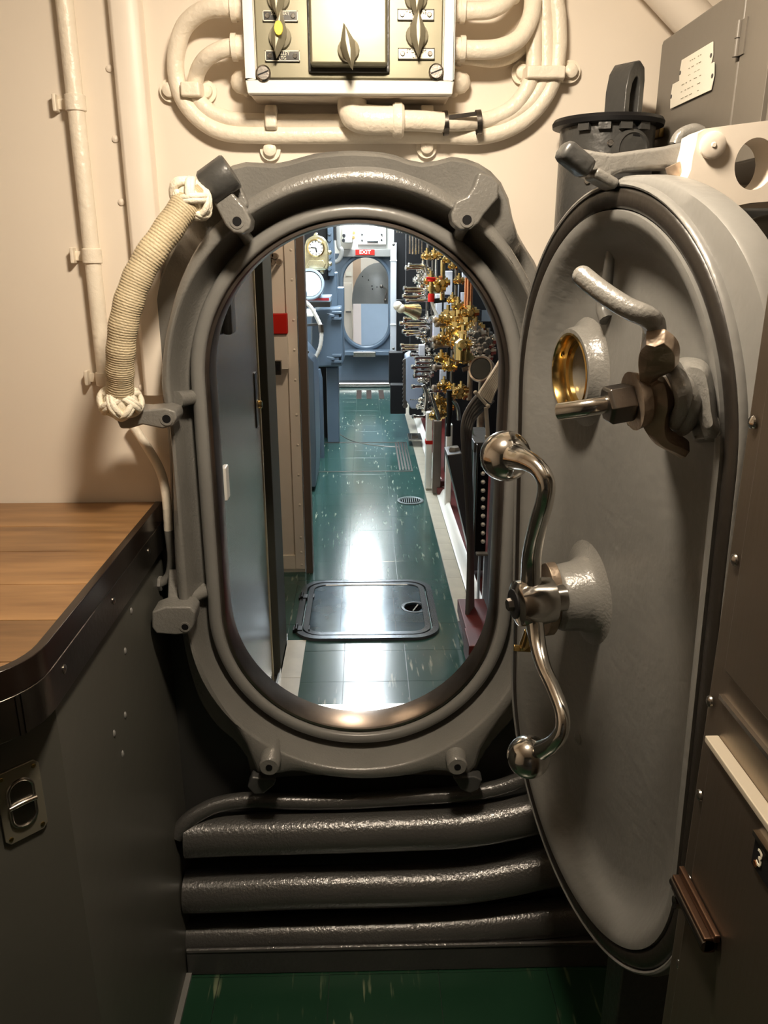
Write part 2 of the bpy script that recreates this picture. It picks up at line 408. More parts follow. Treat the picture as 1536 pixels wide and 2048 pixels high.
rim = [(725,328),(670,331),(620,339),(570,355),(520,380),(490,398),(455,425),(420,455),(385,505),(355,570),(335,640),(325,700),(320,760),(324,800),(333,840),(340,900),(343,960),(345,1050),(347,1120),(353,1180),(358,1225),(372,1285),(395,1345),(430,1410),(468,1462),(496,1505),(512,1548),(550,1553),(590,1546),(640,1556),(725,1563),(810,1557),(870,1545),(905,1550),(945,1552),(962,1505),(995,1455),(1040,1390),(1070,1310),(1085,1230),(1094,1130),(1098,1000),(1100,850),(1097,740),(1088,640),(1065,570),(1030,505),(995,455),(960,425),(915,395),(870,366),(820,345),(775,332)]
OA = px_radius(outline, FLY); RA = px_radius(rim, RIMY)
frame = thing('hatch_frame', 'grey painted oval hatch frame with pin lugs, the big one in front', 'hatch frame', (CX, WY, CZ))
OT = px_radius(outline, RIMY)
def topness(i):   # the flange thickens to the rim's height between the two upper lugs
    t = i/NT; t = min(t, 1-t); k = max(0, min(1, (.098-t)/.014)); return k*k*(3-2*k)
def fl_loop(dy, sh):
    A_, B_ = px_loop(OA, FLY, sh), px_loop(OT, RIMY+.003, sh); return [A_[i].lerp(B_[i], topness(i)) + V(0, dy, 0) for i in range(NT)]
inn_ = [V(p.x, FLY+(RIMY+.012-FLY)*topness(i), p.z) for i, p in enumerate(stad(.064))] if False else [V(x, FLY+(RIMY+.012-FLY)*topness(i), z) for i, (x, z) in enumerate(stad(.064))]
b_ = fl_loop(0, .001)
bm = NB(); loft(bm, [[V(p.x, WY+.002, p.z) for p in b_], [V(p.x, p.y+.008, p.z) for p in b_], fl_loop(0, .006), inn_, stad(.064, WY-.001)])
obj('flange', bm, GREYG, frame, ang=50)
bm = NB()
def f_inner(t): return .058
loft(bm, [px_loop(RA, FLY+.002), px_loop(RA, RIMY+.012), px_loop(RA, RIMY+.004, .003), px_loop(RA, RIMY+.0005, .010), stad(.062, RIMY), stad(.0585, RIMY+.002), stad(.057, RIMY+.008),
          stad(.052, RIMY+.045), stad(.046, RIMY+.068), stad(.038, RIMY+.080), stad(.028, RIMY+.082), stad(.028, WY+.004)])
obj('rim_casting', bm, GREYG, frame, ang=50)
bm = NB()
loft(bm, [stad(.034, 1.43), stad(.034, 1.405), stad(.031, 1.396), stad(.024, 1.391), stad(.014, 1.391), stad(.010, 1.395), stad(.009, 1.402), stad(.009, 1.43), stad(.034, 1.43)])
obj('seat_ring', bm, GREYL, frame, ang=50)
bm = NB()
loft(bm, [stad(.0092, 1.43), stad(.0092, 1.404), stad(.006, 1.400), stad(.001, 1.400), stad(-.001, 1.404), stad(.0, 1.466), stad(.019, 1.466), stad(.019, 1.43), stad(.0092, 1.43)])
obj('knife_edge', bm, mat('bare_edge_steel', (.42, .36, .32), .3, 1., mottle=.4, mscale=9), frame, ang=50, label='bare steel inner edge')
# ribs from seat ring to the lugs
ribs = [((396,794),(352,800),16), ((408,1186),(366,1205),16), ((546,1472),(538,1528),13), ((890,1462),(915,1528),13), ((500,488),(474,448),12), ((912,484),(933,440),12), ((1034,792),(1080,800),14), ((1026,1184),(1072,1200),14)]
for (a, b, wd) in ribs:
    bm = NB(); A0 = onY(*a, 1.405); B0 = onY(*b, 1.362); r = wd*.00088
    tube(bm, [A0+V(0, .01, 0), A0*.6+B0*.4+V(0, .008, 0), B0], [r*1.1, r*.9, r*1.1], n=12, sm=5); obj('rib', bm, GREYG, frame)
def lug(pts, Y, th, hole, hr, nm='lug', sm=0, m=GREYG, bev=.004, rust=False):
    bm = NB(); plate(bm, pts, Y, th, sm); o = obj(nm, bm, m, frame, bev=bev)
    if hole:
        c = onY(*hole, Y)
        bm = NB(); lathe(bm, c+V(0, .004, 0), (0, -1, 0), [(0, hr*1.5), (.0052, hr*1.5), (.0052, hr), (.0, hr)], 20, cap=False); obj('pin_hole', bm, GREYG, o, label='raised ring round the pin hole')
        bm = NB(); lathe(bm, c+V(0, .004, 0), (0, -1, 0), [(0, hr*.98), (.0046, hr*.98)], 16); obj('pin', bm, BLACK, o, label='black disc standing for the dark of the pin hole')  # flat black disc paints the darkness inside the pin hole
    return o
lug([(425,400),(455,375),(488,412),(502,440),(500,458),(486,468),(466,466),(450,450)], 1.31, .05, (474,443), .0072, 'upper_left_lug')
lug([(448,345),(472,352),(497,408),(485,432),(452,380)], 1.335, .03, None, 0)
lug([(958,343),(985,352),(999,368),(997,395),(968,430),(958,446),(942,459),(920,460),(905,447),(902,428),(912,402),(935,392),(948,372)], 1.315, .05, (934,440), .0075, 'upper_right_lug')
lug([(262,818),(290,820),(330,816),(350,822),(354,838),(345,853),(325,858),(285,850),(258,858),(240,858),(232,840),(236,822)], 1.30, .055, (333,838), .0072, 'middle_left_lug')
lug([(303,1224),(330,1214),(380,1214),(390,1225),(388,1250),(378,1268),(352,1271),(312,1268),(303,1255)], 1.315, .05, (370,1254), .0065, 'lower_left_lug')
bm = NB(); c = onY(344, 1222, 1.345); beam(bm, onY(352, 1140, 1.40), onY(350, 1222, 1.36), .022, .03, up=(0, 1, 0)); obj('rib', bm, GREYG, frame, bev=.004)
for (cx_, cy_, tail, nm) in ((538,1535,[(503,1555),(552,1560),(548,1572),(528,1588),(508,1590),(494,1575)],'bottom_left_lug'), (915,1534,[(905,1556),(948,1553),(966,1560),(958,1580),(940,1588),(922,1580)],'bottom_right_lug')):
    bm = NB(); c = onY(cx_, cy_, 1.31); lathe(bm, c, (0, 1, 0), [(0, .017), (.003, .020), (.04, .021), (.08, .023)], 24); o = obj(nm, bm, GREYG, frame)
    bm = NB(); lathe(bm, c+V(0, .001, 0), (0, -1, 0), [(0, .0065), (.002, .0065)], 16); obj('pin', bm, BLACK, o, label='black disc standing for the dark of the pin hole')  # black disc on the lug face in place of a shaded hole
    bm = NB(); plate(bm, tail, 1.335, .03); obj('lug_tail', bm, DKGREY, frame, bev=.004)
# socket block at the top left that holds the rope handle
sock = thing('handle_socket', 'dark grey cylinder block at the upper left of the hatch frame', 'socket', onY(436, 362, 1.30))
bm = NB(); a = onY(412, 378, 1.315); b = onY(463, 341, 1.315); lathe(bm, a, b-a, [(0, .024), (.004, .027), ((b-a).length-.003, .027), ((b-a).length, .025)], 26); obj('barrel', bm, DKGREY, sock)
bm = NB(); beam(bm, onY(440, 376, 1.335), onY(455, 395, 1.335), .035, .03, up=(0, 1, 0)); obj('weld', bm, GREYG, sock, bev=.006)

# rope wrapped grab handle
rope = thing('rope_grab_handle', 'cream cord-wrapped curved grab handle with knotted ends, left of the hatch', 'handle', onY(240, 620, 1.29))
path = [onY(x, y, Yv) for x, y, Yv in ((398,385,1.30),(368,415,1.285),(330,468,1.27),(288,530,1.26),(262,590,1.255),(247,650,1.255),(241,710,1.26),(240,760,1.27),(240,805,1.285))]
dense = catmull(path, 60); rr = []
for i in range(len(dense)):
    t = i/len(dense); rr.append(.0218 + .0009*abs(math.sin(i*PI/5.)) - .002*abs(t-.5) + .0006*math.sin(i*.13))
bm = NB(); tube(bm, dense, rr, n=22, sm=1); obj('cord_wrap', bm, ROPE, rope, kind='stuff', ang=80)
def knot(c, axis, R):
    axis = axis.normalized(); x, y = basis(axis)
    for off in (-.17, .17):
        bm = NB(); pts = []; n = 270
        for i in range(n):
            t = 6*PI*i/n
            la = .95*math.sin(5*t/3) + off*abs(math.cos(5*t/3))**.5; r = R + .0028*math.cos(10*t/3+.6)
            pts.append(c + axis*(.80*r*math.sin(la)) + (x*math.cos(t)+y*math.sin(t))*r*math.cos(la))
        tube(bm, pts, .0050, n=8, sm=1, closed=True)
        obj('knot_strand', bm, ROPEW, rope, ang=80, label='white strand of the woven end knot')
knot(onY(382, 398, 1.298), path[1]-path[0], .030)
knot(onY(241, 803, 1.285), path[-1]-path[-2], .030)
bm = NB(); sphere(bm, onY(382, 398, 1.298), .0275, 16); sphere(bm, onY(241, 803, 1.285), .0275, 16); obj('knot_core', bm, ROPEW, rope)

# ================================================================== SWITCH BOX
BY = 1.35
def w_at(px, py, Y=BY): return onY(px, py, Y)
bx0 = w_at(495, 188).x; bx1 = w_at(905, 188).x; bz0 = w_at(700, 188).z; bz1 = bz0+.46
sb = thing('switch_box', 'cream wall switch box with khaki face plate above the hatch', 'switch box', ((bx0+bx1)/2, WY, bz0))
px0 = w_at(513, 158).x; px1 = w_at(885, 158).x; pz0 = w_at(700, 159).z; pz1 = bz1-.03
bm = NB(); box(bm, (bx0, BY+.008, bz0), (bx1, WY, bz1))
obj('case', bm, CREAM, sb, bev=.006)
bm = NB(); fr = .018
for lo, hi in (((bx0, bz0), (bx1, pz0-.001)), ((bx0, pz1+.001), (bx1, bz1)), ((bx0, pz0-.001), (px0-.001, pz1+.001)), ((px1+.001, pz0-.001), (bx1, pz1+.001))):
    box(bm, (lo[0], BY, lo[1]), (hi[0], BY+.02, hi[1]))
obj('front_frame', bm, WHITEP, sb, bev=.002)
bm = NB(); box(bm, (px0+.001, BY+.001, pz0+.001), (px1-.001, BY+.010, pz1-.001)); fp = obj('face_plate', bm, KHAKI, sb, bev=.002)
bm = NB(); a = w_at(620, 128, BY-.03); b = w_at(775, 128, BY-.03)
box(bm, (a.x, BY-.028, a.z), (b.x, BY+.004, a.z+.30)); cov = obj('center_cover', bm, KHAKI, sb, bev=.004, label='raised khaki cover in the middle of the plate')
bm = NB(); box(bm, (a.x-.004, BY-.006, a.z-.006), (b.x+.004, BY+.002, a.z+.304)); obj('cover_rim', bm, DKGREY, sb, bev=.002)
LEVM = mat('lever_metal', (.42, .39, .29), .38, .25)
def lever(px, py, Yb, lab, tiltx=.0, s=1.0, dot=False):
    c = onY(px, py, Yb)
    bm = NB(); lathe(bm, c, (0, -1, 0), [(0, .017*s), (.006, .016*s), (.010, .011*s), (.016, .010*s)], 20); k = obj('switch_lever', bm, LEVM, sb, label=lab)
    bm = NB(); d = V(tiltx, 0, 1).normalized(); xx = V(1, 0, -tiltx).normalized()
    def lp_(pp, y): return [c+d*z*s+xx*x*s+V(0, y, 0) for x, z in pp]
    base_ = [(0, .034), (.0115, .006), (.0095, -.010), (0, -.032), (-.0095, -.010), (-.0115, .006)]
    ridge = [(.001, .026), (.003, .006), (.0025, -.008), (-.001, -.024), (-.003, -.008), (-.003, .006)]
    loft(bm, [lp_([(x*.8, z*.9) for x, z in base_], -.010), lp_(base_, -.016), lp_(ridge, -.036)], cap0=True, cap1=True); obj('grip', bm, LEVM, k, bev=.0008)
    if dot:
        bm = NB(); lathe(bm, c+V(.002, -.0405, 0), (0, -1, 0), [(0, .0065), (.0012, .006)], 12)
        for v in bm.verts: v.co.z = c.z+.003+(v.co.z-c.z)*1.5
        obj('indicator_dot', bm, YEL, k, label='yellow dot')
lever(560, 75, BY, 'lever with a yellow dot', .15, 1.0, True)
lever(557, -2, BY, 'upper left lever'); lever(834, 72, BY, 'lower right lever', -.05); lever(832, -2, BY, 'upper right lever')
lever(697, 100, BY-.03, 'central lever', -.2, .95)
def nameplate(x0, y0, x1, y1, lines, dark, lab):
    a = w_at(x0, y0, BY-.002); b = w_at(x1, y1, BY-.002)
    bm = NB(); box(bm, (a.x, BY-.0025, b.z), (b.x, BY+.002, a.z)); p = obj('nameplate', bm, LABELB if dark else LABELS, sb, bev=.0008, label=lab)
    bm = NB(); e = .0012
    for lo, hi in (((a.x, a.z-e), (b.x, a.z)), ((a.x, b.z), (b.x, b.z+e)), ((a.x, b.z), (a.x+e, a.z)), ((b.x-e, b.z), (b.x, a.z))): box(bm, (lo[0], BY-.0032, lo[1]), (hi[0], BY-.002, hi[1]))
    obj('plate_edge', bm, INK if dark else INKD, p)
    h = a.z-b.z; cx = (a.x+b.x)/2
    for i, s in enumerate(lines): text('lettering', s, h*.48, (cx, BY-.0034, a.z-h*(.30+.42*i)), (1, 0, 0), (0, 0, 1), INK if dark else INKD, p, squeeze=.9)
    for sx in (a.x+.007, b.x-.007): bolt('screw', (sx, BY-.002, (a.z+b.z)/2), (0, -1, 0), .0035, .0025, STEELD if not dark else CHROME, p, n=12)
nameplate(525, 21, 596, 43, ('SCULLERY', 'LTG'), True, 'black nameplate reading SCULLERY LTG')
nameplate(530, 101, 600, 123, ('GALLEY', 'LTG'), True, 'black nameplate reading GALLEY LTG')
nameplate(795, 18, 868, 41, ('MAGAZINE', 'LTG'), False, 'worn nameplate reading MAGAZINE LTG')
nameplate(796, 96, 869, 119, ('STORE RM', 'LTG'), False, 'faded nameplate with worn lettering')
text('lettering', 'ON', .013, w_at(833, 50, BY-.001), (1, 0, 0), (0, 0, 1), INKD, sb)
for sx, sy in ((527, 147), (872, 144)):
    c = w_at(sx, sy, BY)
    bm = NB(); lathe(bm, c, (0, -1, 0), [(0, .0115), (.003, .0115), (.005, .009)], 18); s_ = obj('corner_screw', bm, STEEL, sb)
    bm = NB(); beam(bm, c+V(-.008, -.0052, -.003), c+V(.008, -.0052, .003), .0018, .001, up=(0, 1, 0)); obj('slot', bm, BLACK, s_)
for sx in (482, 920):
    c = onY(sx, 162, 1.42); bm = NB()
    box(bm, (min(c.x, (bx0+bx1)/2+math.copysign(.16, c.x-(bx0+bx1)/2)), 1.425, c.z-.02), (max(c.x, (bx0+bx1)/2+math.copysign(.16, c.x-(bx0+bx1)/2)), WY, c.z+.02))
    obj('mounting_ear', bm, CREAMP, sb, bev=.006); dome('bolt_head', c+V(0, .008, 0), (0, -1, 0), .018, CREAMP, sb, .016)

# conduits on the wall
def conduit(name, label, pts, r, Y=None, m=CREAMP, extra=None, sm=8, cat='conduit', group=None):
    P = [onY(p[0], p[1], p[2] if len(p) > 2 else Y) for p in pts]
    if pts[-1][1] < -50: P.append(V(P[-1].x, P[-1].y, 2.2))     # on up to the ceiling
    t = thing(name, label, cat, P[0], group)
    bm = NB(); tube(bm, P, r, n=18, sm=sm); obj('pipe', bm, m, t, ang=60)
    return t, P
def fitting(t, p, q, r, m=CREAMP):
    p = Vector(p); q = Vector(q); d = (q-p); L_ = d.length
    bm = NB(); lathe(bm, p, d, [(0, r), (L_*.25, r), (L_*.25, r*.88), (L_*.75, r*.88), (L_*.75, r*1.02), (L_, r*1.02)], 20); obj('gland', bm, m, t)
t, P = conduit('conduit', 'outer cream conduit looping left of the switch box and under it', [(488,16,1.39),(450,14,1.39),(405,22,1.40),(368,55,1.415),(352,110,1.425),(354,160,1.43),(370,205,1.43),(405,243,1.43),(450,265,1.43),(520,270,1.43),(700,270,1.43),(880,270,1.43),(960,272,1.43),(1020,256,1.43),(1070,220,1.43),(1104,165,1.43),(1116,100,1.43),(1116,40,1.43),(1112,-60,1.43)], .0135)
fitting(t, P[0]+V(.012, 0, 0), onY(462, 16, 1.39), .019)
t, P = conduit('conduit', 'inner cream conduit looping left of the switch box', [(488,94,1.39),(450,97,1.39),(415,115,1.40),(395,145,1.42),(391,185,1.43),(410,215,1.43),(440,232,1.43),(500,243,1.43),(700,244,1.43),(900,243,1.43),(985,243,1.43),(1035,222,1.43),(1070,190,1.43),(1090,145,1.43),(1092,80,1.43),(1090,-60,1.43)], .0125)
fitting(t, P[0]+V(.012, 0, 0), onY(464, 95, 1.39), .019)
t, P = conduit('conduit', 'short cream conduit looping from upper right of the switch box', [(905,20,1.39),(940,22,1.39),(985,18,1.39),(1020,-8,1.40),(1030,-60,1.41)], .0125)
fitting(t, P[0]-V(.012, 0, 0), onY(930, 21, 1.39), .018)
t, P = conduit('conduit', 'cream conduit looping from the right side of the box upwards', [(905,97,1.39),(950,100,1.39),(1000,96,1.39),(1040,75,1.40),(1062,30,1.41),(1066,-20,1.42),(1064,-60,1.42)], .0135)
fitting(t, P[0]-V(.012, 0, 0), onY(930, 98, 1.39), .018)
t, P = conduit('conduit', 'thin cream conduit lowest on the right side of the box', [(905,113,1.42),(950,118,1.42),(985,122,1.43),(1020,115,1.435),(1048,92,1.435),(1060,60,1.435),(1062,-60,1.435)], .0095)
fitting(t, P[0]-V(.012, 0, 0), onY(922, 114, 1.42), .013)
# elbow and broken sleeve
t = thing('elbow_conduit', 'fat cream elbow pipe under the switch box with torn metal sleeve', 'conduit', onY(700, 210, 1.40))
bm = NB(); tube(bm, [onY(706, 196, 1.40), onY(704, 215, 1.40), onY(712, 233, 1.395), onY(740, 240, 1.39), onY(795, 241, 1.385)], [.023, .023, .022, .022, .021], n=20); obj('elbow', bm, CREAMP, t, ang=60)
bm = NB(); lathe(bm, onY(785, 241, 1.385), (1, 0, 0), [(0, .023), (.004, .026), (.014, .026), (.018, .022)], 22); obj('collar', bm, CREAMP, t)
bm = NB(); tube(bm, [onY(800, 241, 1.39), onY(850, 242, 1.395), onY(885, 245, 1.40)], .0155, n=18); obj('pipe', bm, CREAMP, t)
bm = NB(); tube(bm, [onY(885, 246, 1.40), onY(920, 246, 1.41), onY(950, 243, 1.42), onY(985, 236, 1.425), onY(1025, 215, 1.425), onY(1052, 180, 1.425), onY(1066, 140, 1.425), onY(1068, 80, 1.425), onY(1068, -60, 1.425), V(onY(1068, -60, 1.425).x, 1.425, 2.2)], .0125, n=18); obj('pipe', bm, CREAMP, t, ang=60)
for x, y, th in ((886, 247, 0), (952, 245, .12)):
    c = onY(x, y, 1.405); bm = NB(); lathe(bm, c, (1, 0, .1), [(0, .0185), (.008, .0185)], 16, cap=False); lathe(bm, c, (1, 0, .1), [(.008, .0170), (0, .0170)], 16, cap=False); obj('metal_band', bm, STEELD, t)
bm = NB(); beam(bm, onY(888, 236, 1.39), onY(955, 227, 1.395), .002, .006, up=(0, 0, 1)); obj('torn_strip', bm, STEELD, t)
def clamp(label, bar, bolts, Yb=1.41, vertical=False):
    c = onY(*bolts[0], Yb); t = thing('pipe_clamp', label, 'clamp', c)
    bm = NB(); (x0, y0, x1, y1) = bar; a = onY(x0, y0, Yb); b = onY(x1, y1, Yb)
    n = 10; prof = []
    if not vertical:
        L0 = onY(bolts[0][0]-14, (y0+y1)/2, 1.445).x; L1 = onY(bolts[1][0]+14, (y0+y1)/2, 1.445).x
        z0, z1 = b.z, a.z
        pts = [(L0, WY), (L0, WY-.006), (a.x-.004, WY-.006), (a.x+.002, Yb), (b.x-.002, Yb), (b.x+.004, WY-.006), (L1, WY-.006), (L1, WY)]
        prism(bm, [V(x, y, z0) for x, y in pts], (0, 0, z1-z0))
    else:
        z1 = a.z; z0 = b.z
        pts = [(z1, WY), (z1, Yb+.01), (z1-.01, Yb), (z0+.025, Yb), (z0+.015, WY-.006), (z0-.012, WY-.006), (z0-.012, WY)]
        prism(bm, [V(a.x, y, z) for z, y in pts], (b.x-a.x, 0, 0))
    obj('strap', bm, CREAMP, t, bev=.003)
    for bx, by in bolts: 
        c = onY(bx, by, WY-.006); bm = NB(); lathe(bm, c, (0, -1, 0), [(0, .017), (.004, .017), (.004, .011), (.013, .0105), (.016, .006)], 20); obj('bolt_head', bm, CREAMP, t)
clamp('cream two-bolt pipe clamp left of the switch box', (357, 162, 402, 192), ((341, 182), (413, 184)), 1.405)
clamp('cream two-bolt clamp across three conduits at upper right', (1053, 130, 1133, 156), ((1043, 146), (1139, 144)), 1.405)
clamp('cream strap clamp under the left half of the switch box', (528, 207, 555, 288), ((541, 300),), 1.405, True)
clamp('cream strap clamp under the right half of the switch box', (842, 207, 867, 285), ((853, 295),), 1.395, True)

# vertical conduits and cover strip left
def vz(px, py, Y=1.435): return onY(px, py, Y)
t = thing('wall_conduit', 'vertical cream pipe with two clips on the left wall', 'conduit', vz(200, 765))
bm = NB(); X0 = vz(152, 205).x; tube(bm, [V(X0, 1.432, 2.2), V(X0, 1.432, vz(190, 765).z)], .0135, n=18, sm=1); obj('pipe', bm, CREAMP, t)
for y in (207, 512, 757):
    z = vz(170, y).z; bm = NB(); lathe(bm, V(X0, 1.432, z-.012), (0, 0, 1), [(0, .0165), (.024, .0165)], 18); box(bm, (X0-.035, WY-.008, z-.008), (X0-.01, WY, z+.008)); box(bm, (X0-.037, WY-.02, z-.012), (X0-.031, WY, z+.014)); obj('clip', bm, CREAMP, t, bev=.0015)
t = thing('cover_strip', 'flat raised cream cover strip running down the left wall', 'trim', vz(275, 790))
xa = vz(236, 205).x; bm = NB(); zb = vz(285, 790).z
prism(bm, [V(xa, WY, zb), V(xa, 1.428, zb), V(xa+.006, 1.422, zb), V(xa+.030, 1.420, zb), V(xa+.046, 1.430, zb), V(xa+.05, WY, zb)], (0, 0, 2.2-zb)); obj('strip', bm, CREAM, t, bev=.002)
for x, y in ((219,137),(231,278),(275,318),(243,404),(262,541),(283,775)): dome('rivet', onY(x, y, 1.449), (0, -1, 0), .006, CREAM, wall_front)
for x, y in ((1062, 8), (186, 752), (268, 545)): dome('rivet', onY(x, y, 1.449), (0, -1, 0), .007, CREAM, wall_front)
# thin pipe down by the lower left of the rope handle
t = thing('small_pipe', 'thin painted pipe bending down beside the hatch frame to a union nut', 'pipe', onY(345, 1060, 1.42))
bm = NB(); tube(bm, [onY(262, 845, 1.43), onY(295, 895, 1.425), onY(322, 945, 1.42), onY(333, 1000, 1.41), onY(337, 1060, 1.41)], .0085, n=14); obj('pipe', bm, CREAMP, t, ang=60, label='cream upper length')
bm = NB(); tube(bm, [onY(337, 1060, 1.41), onY(343, 1110, 1.41), onY(340, 1145, 1.41), onY(328, 1163, 1.41), onY(312, 1168, 1.41)], .0085, n=14); obj('pipe', bm, GREYG, t, ang=60, label='grey lower length')
bm = NB(); c = onY(318, 1167, 1.41); lathe(bm, c+V(.006, 0, 0), (-1, 0, 0), [(0, .015), (.016, .015)], 6); obj('union_nut', bm, GREYG, t, bev=.0015)

# ================================================================== LOWER PIPES
def lowpipe(label, pts, r, m=GREY, name='horizontal_pipe'):
    P = [onY(p[0], p[1], p[2]) for p in pts]; P = [p for p in P]
    t = thing(name, label, 'pipe', P[0], 'grey pipes below the hatch')
    bm = NB(); tube(bm, P, r, n=28, sm=8); obj('pipe', bm, m, t, ang=60); return t
PIPEM = mat('pipe_grey_enamel', (.062, .060, .056), .34, bump=.30, bscale=170, coat=.8, mottle=.1, mscale=8, detail=3)
lowpipe('thin grey pipe directly below the hatch frame, topmost of the four', [(352,1672,1.36),(372,1645,1.37),(400,1625,1.38),(440,1608,1.39),(500,1600,1.395),(600,1603,1.395),(700,1602,1.395),(830,1594,1.395),(920,1588,1.395),(985,1578,1.395),(1040,1560,1.395),(1110,1530,1.395),(1250,1500,1.395)], .0165, PIPEM)
lowpipe('thick grey pipe second from the top below the hatch', [(372,1672,1.38),(450,1668,1.385),(600,1664,1.385),(800,1658,1.385),(920,1652,1.385),(1000,1640,1.385),(1090,1620,1.385),(1250,1590,1.385)], .044, PIPEM)
lowpipe('thick grey pipe third from the top below the hatch', [(372,1782,1.38),(450,1780,1.38),(600,1774,1.38),(800,1770,1.38),(920,1764,1.38),(1010,1750,1.38),(1110,1730,1.38),(1260,1712,1.38)], .044, PIPEM)
lowpipe('grey pipe lowest of the four, just above the floor coaming', [(372,1872,1.385),(450,1870,1.385),(600,1866,1.385),(800,1860,1.385),(950,1850,1.385),(1080,1838,1.385),(1260,1822,1.385)], .040, PIPEM)
bm = NB(); box(bm, (-.393, 1.335, 0), (.75, 1.45, .062)); struct('trim_1', bm, DKGREY, bev=.004)
bm = NB(); tube(bm, [V(-.39, 1.338, .066), V(0, 1.337, .068), V(.75, 1.338, .066)], .005, n=8, sm=4); struct('trim_2', bm, PIPEM)

# ================================================================== WORKTOP COUNTER (left)
CT = 1.04; EX = -.385
def xlim(Y, inset=0):
    cy, cx, r = .872, EX-.10, .10
    if Y >= cy: return EX-inset
    d = min(cy-Y, r-inset-1e-4); return cx+math.sqrt(max((r-inset)**2-d*d, 0))
top = thing('worktop', 'honey brown plank worktop with dark edge and steel apron, left of the hatch', 'worktop', (EX, 1.1, CT))
YF = .772
seams = [1.449, 1.31, 1.189, 1.057, .94, .83, YF+.012]
for a, b in zip(seams, seams[1:]):
    bm = NB(); ys = [b+.0008+(a-b-.0016)*k/10 for k in range(11)]
    pts = [V(xlim(y, .012), y, CT) for y in ys] + [V(-1.49, ys[-1], CT), V(-1.49, ys[0], CT)]
    prism(bm, pts, (0, 0, -.03)); obj('plank', bm, WOOD, top, bev=.0007)
def strip(bm, path, w, z0, z1):
    n = len(path); ins = []
    for i, p in enumerate(path):
        t = (path[min(i+1, n-1)]-path[max(i-1, 0)]).normalized(); ins.append(p+Vector((t.y, -t.x))*-w)
    loops = [[V(p.x, p.y, z0), V(q.x, q.y, z0), V(q.x, q.y, z1), V(p.x, p.y, z1)] for p, q in zip(path, ins)]
    loft(bm, loops, cap0=True, cap1=True)
V2 = lambda x, y: Vector((x, y))
edge = [V2(EX, 1.448), V2(EX, 1.2), V2(EX, .95)] + [V2(EX-.10+.10*math.cos(a), .872-.10*math.sin(a)) for a in [k*PI/20 for k in range(11)]] + [V2(-.6, .772), V2(-1.49, .772)]
DKWOOD = mat('dark_lacquered_edge', (.013, .008, .006), .22, bump=.1, bscale=30, stretch=(1, .2, 1))
bm = NB(); strip(bm, edge, -.013, CT-.034, CT+.0015); obj('edge_band', bm, DKWOOD, top, bev=.0015, label='dark lacquered edge')
edge2 = [p.copy() for p in edge]
bm = NB(); strip(bm, edge2, -.014, CT-.088, CT-.0345); obj('apron', bm, STEELD, top, bev=.0015, label='dark steel apron band')
for i, y in enumerate((.91, 1.12, 1.33)):
    bm = NB(); lathe(bm, V(EX-.001, y, CT-.055), (1, 0, 0), [(0, .006), (.002, .006), (.003, .004)], 12); obj('screw', bm, STEEL, top)
for ang_ in (.55, .62): 
    bm = NB(); c = V(EX-.10+.1005*math.cos(ang_), .872-.1005*math.sin(ang_), 0); d = V(math.cos(ang_), -math.sin(ang_), 0)
    obox(bm, c+V(0, 0, CT-.061), d*.0012, V(-d.y, d.x, 0)*.002, V(0, 0, .026)); obj('seam_cover', bm, STEELD, top)
cab = thing('counter_cabinet', 'grey painted counter base with chamfered corner under the worktop', 'cabinet', (-.42, 1.0, 0))
BX = -.395
base = [V2(BX, 1.448), V2(BX, .89), V2(BX-.145, .745), V2(-1.49, .745)]
CABM = mat('cabinet_grey_green', (.095, .093, .080), .42, bump=.12, bscale=25, mottle=.1, mscale=3)
for k, (p, q) in enumerate(zip(base, base[1:])):
    bm = NB(); d = (q-p).normalized(); nrm = Vector((-d.y, d.x)); nn = V(nrm.x, nrm.y, 0)
    a3 = V(p.x, p.y, 0); b3 = V(q.x, q.y, 0)
    prism(bm, [a3, b3, b3-nn*.015, a3-nn*.015] if k else [a3, b3, b3-nn*.015, a3-nn*.015], (0, 0, CT-.034-.0)); 
    o = obj(('side_panel', 'corner_panel', 'front_panel')[k], bm, CABM, cab)
    if k == 0: side = o
    if k == 1: corner = o
# toe trim
bm = NB(); beam(bm, V(BX+.006, 1.335, .004), V(BX+.006, .89, .004), .012, .008); obj('toe_strip', bm, GREYL, cab)
for x, y in ((262,1222),(250,1302),(250,1430),(228,1467),(245,1508)):
    p = onX(x, y, BX); bm = NB(); sphere(bm, p, .0042, 10, (.7, 1, 1.5)); obj('rivet', bm, GREYL, side)
for x, y in ((115,1455),(122,1520),(112,1640),(118,1662)):
    p = onX(x, y, BX-.004); bm = NB(); sphere(bm, V(BX-.002, min(max(p.y,.90),1.4), p.z), .0035, 8, (.7, 1, 1.5)); obj('paint_drip', bm, CABM, side)
# recessed pull on the chamfer
cn = V(math.sqrt(.5), -math.sqrt(.5), 0); ct_ = V(-math.sqrt(.5), -math.sqrt(.5), 0)  # outward normal, direction to the left
c = V(BX-.041, .849, .833)
lp = obj('pull_plate', (lambda bm: (prism(bm, [c+cn*.0005+ct_*(x)+V(0, 0, z) for x, z in [( -.021, -.052), (-.027, -.045), (-.027, .045), (-.021, .052), (.021, .052), (.027, .045), (.027, -.045), (.021, -.052)]], cn*.003), bm)[1])(NB()), mat('dull_pull_steel', (.30, .28, .22), .35, .6), corner, bev=.001, label='steel recessed pull plate')
bm = NB(); pts = [c+cn*.0042+ct_*(.0155*math.cos(a))+V(0, 0, .034*math.sin(a) if False else (.018*(1 if math.sin(a) > 0 else -1)+.0155*math.sin(a))) for a in [2*PI*(k+.5)/24 for k in range(24)]]
tube(bm, pts, .0022, n=8, sm=1, closed=True); obj('cup_rim', bm, STEEL, lp)
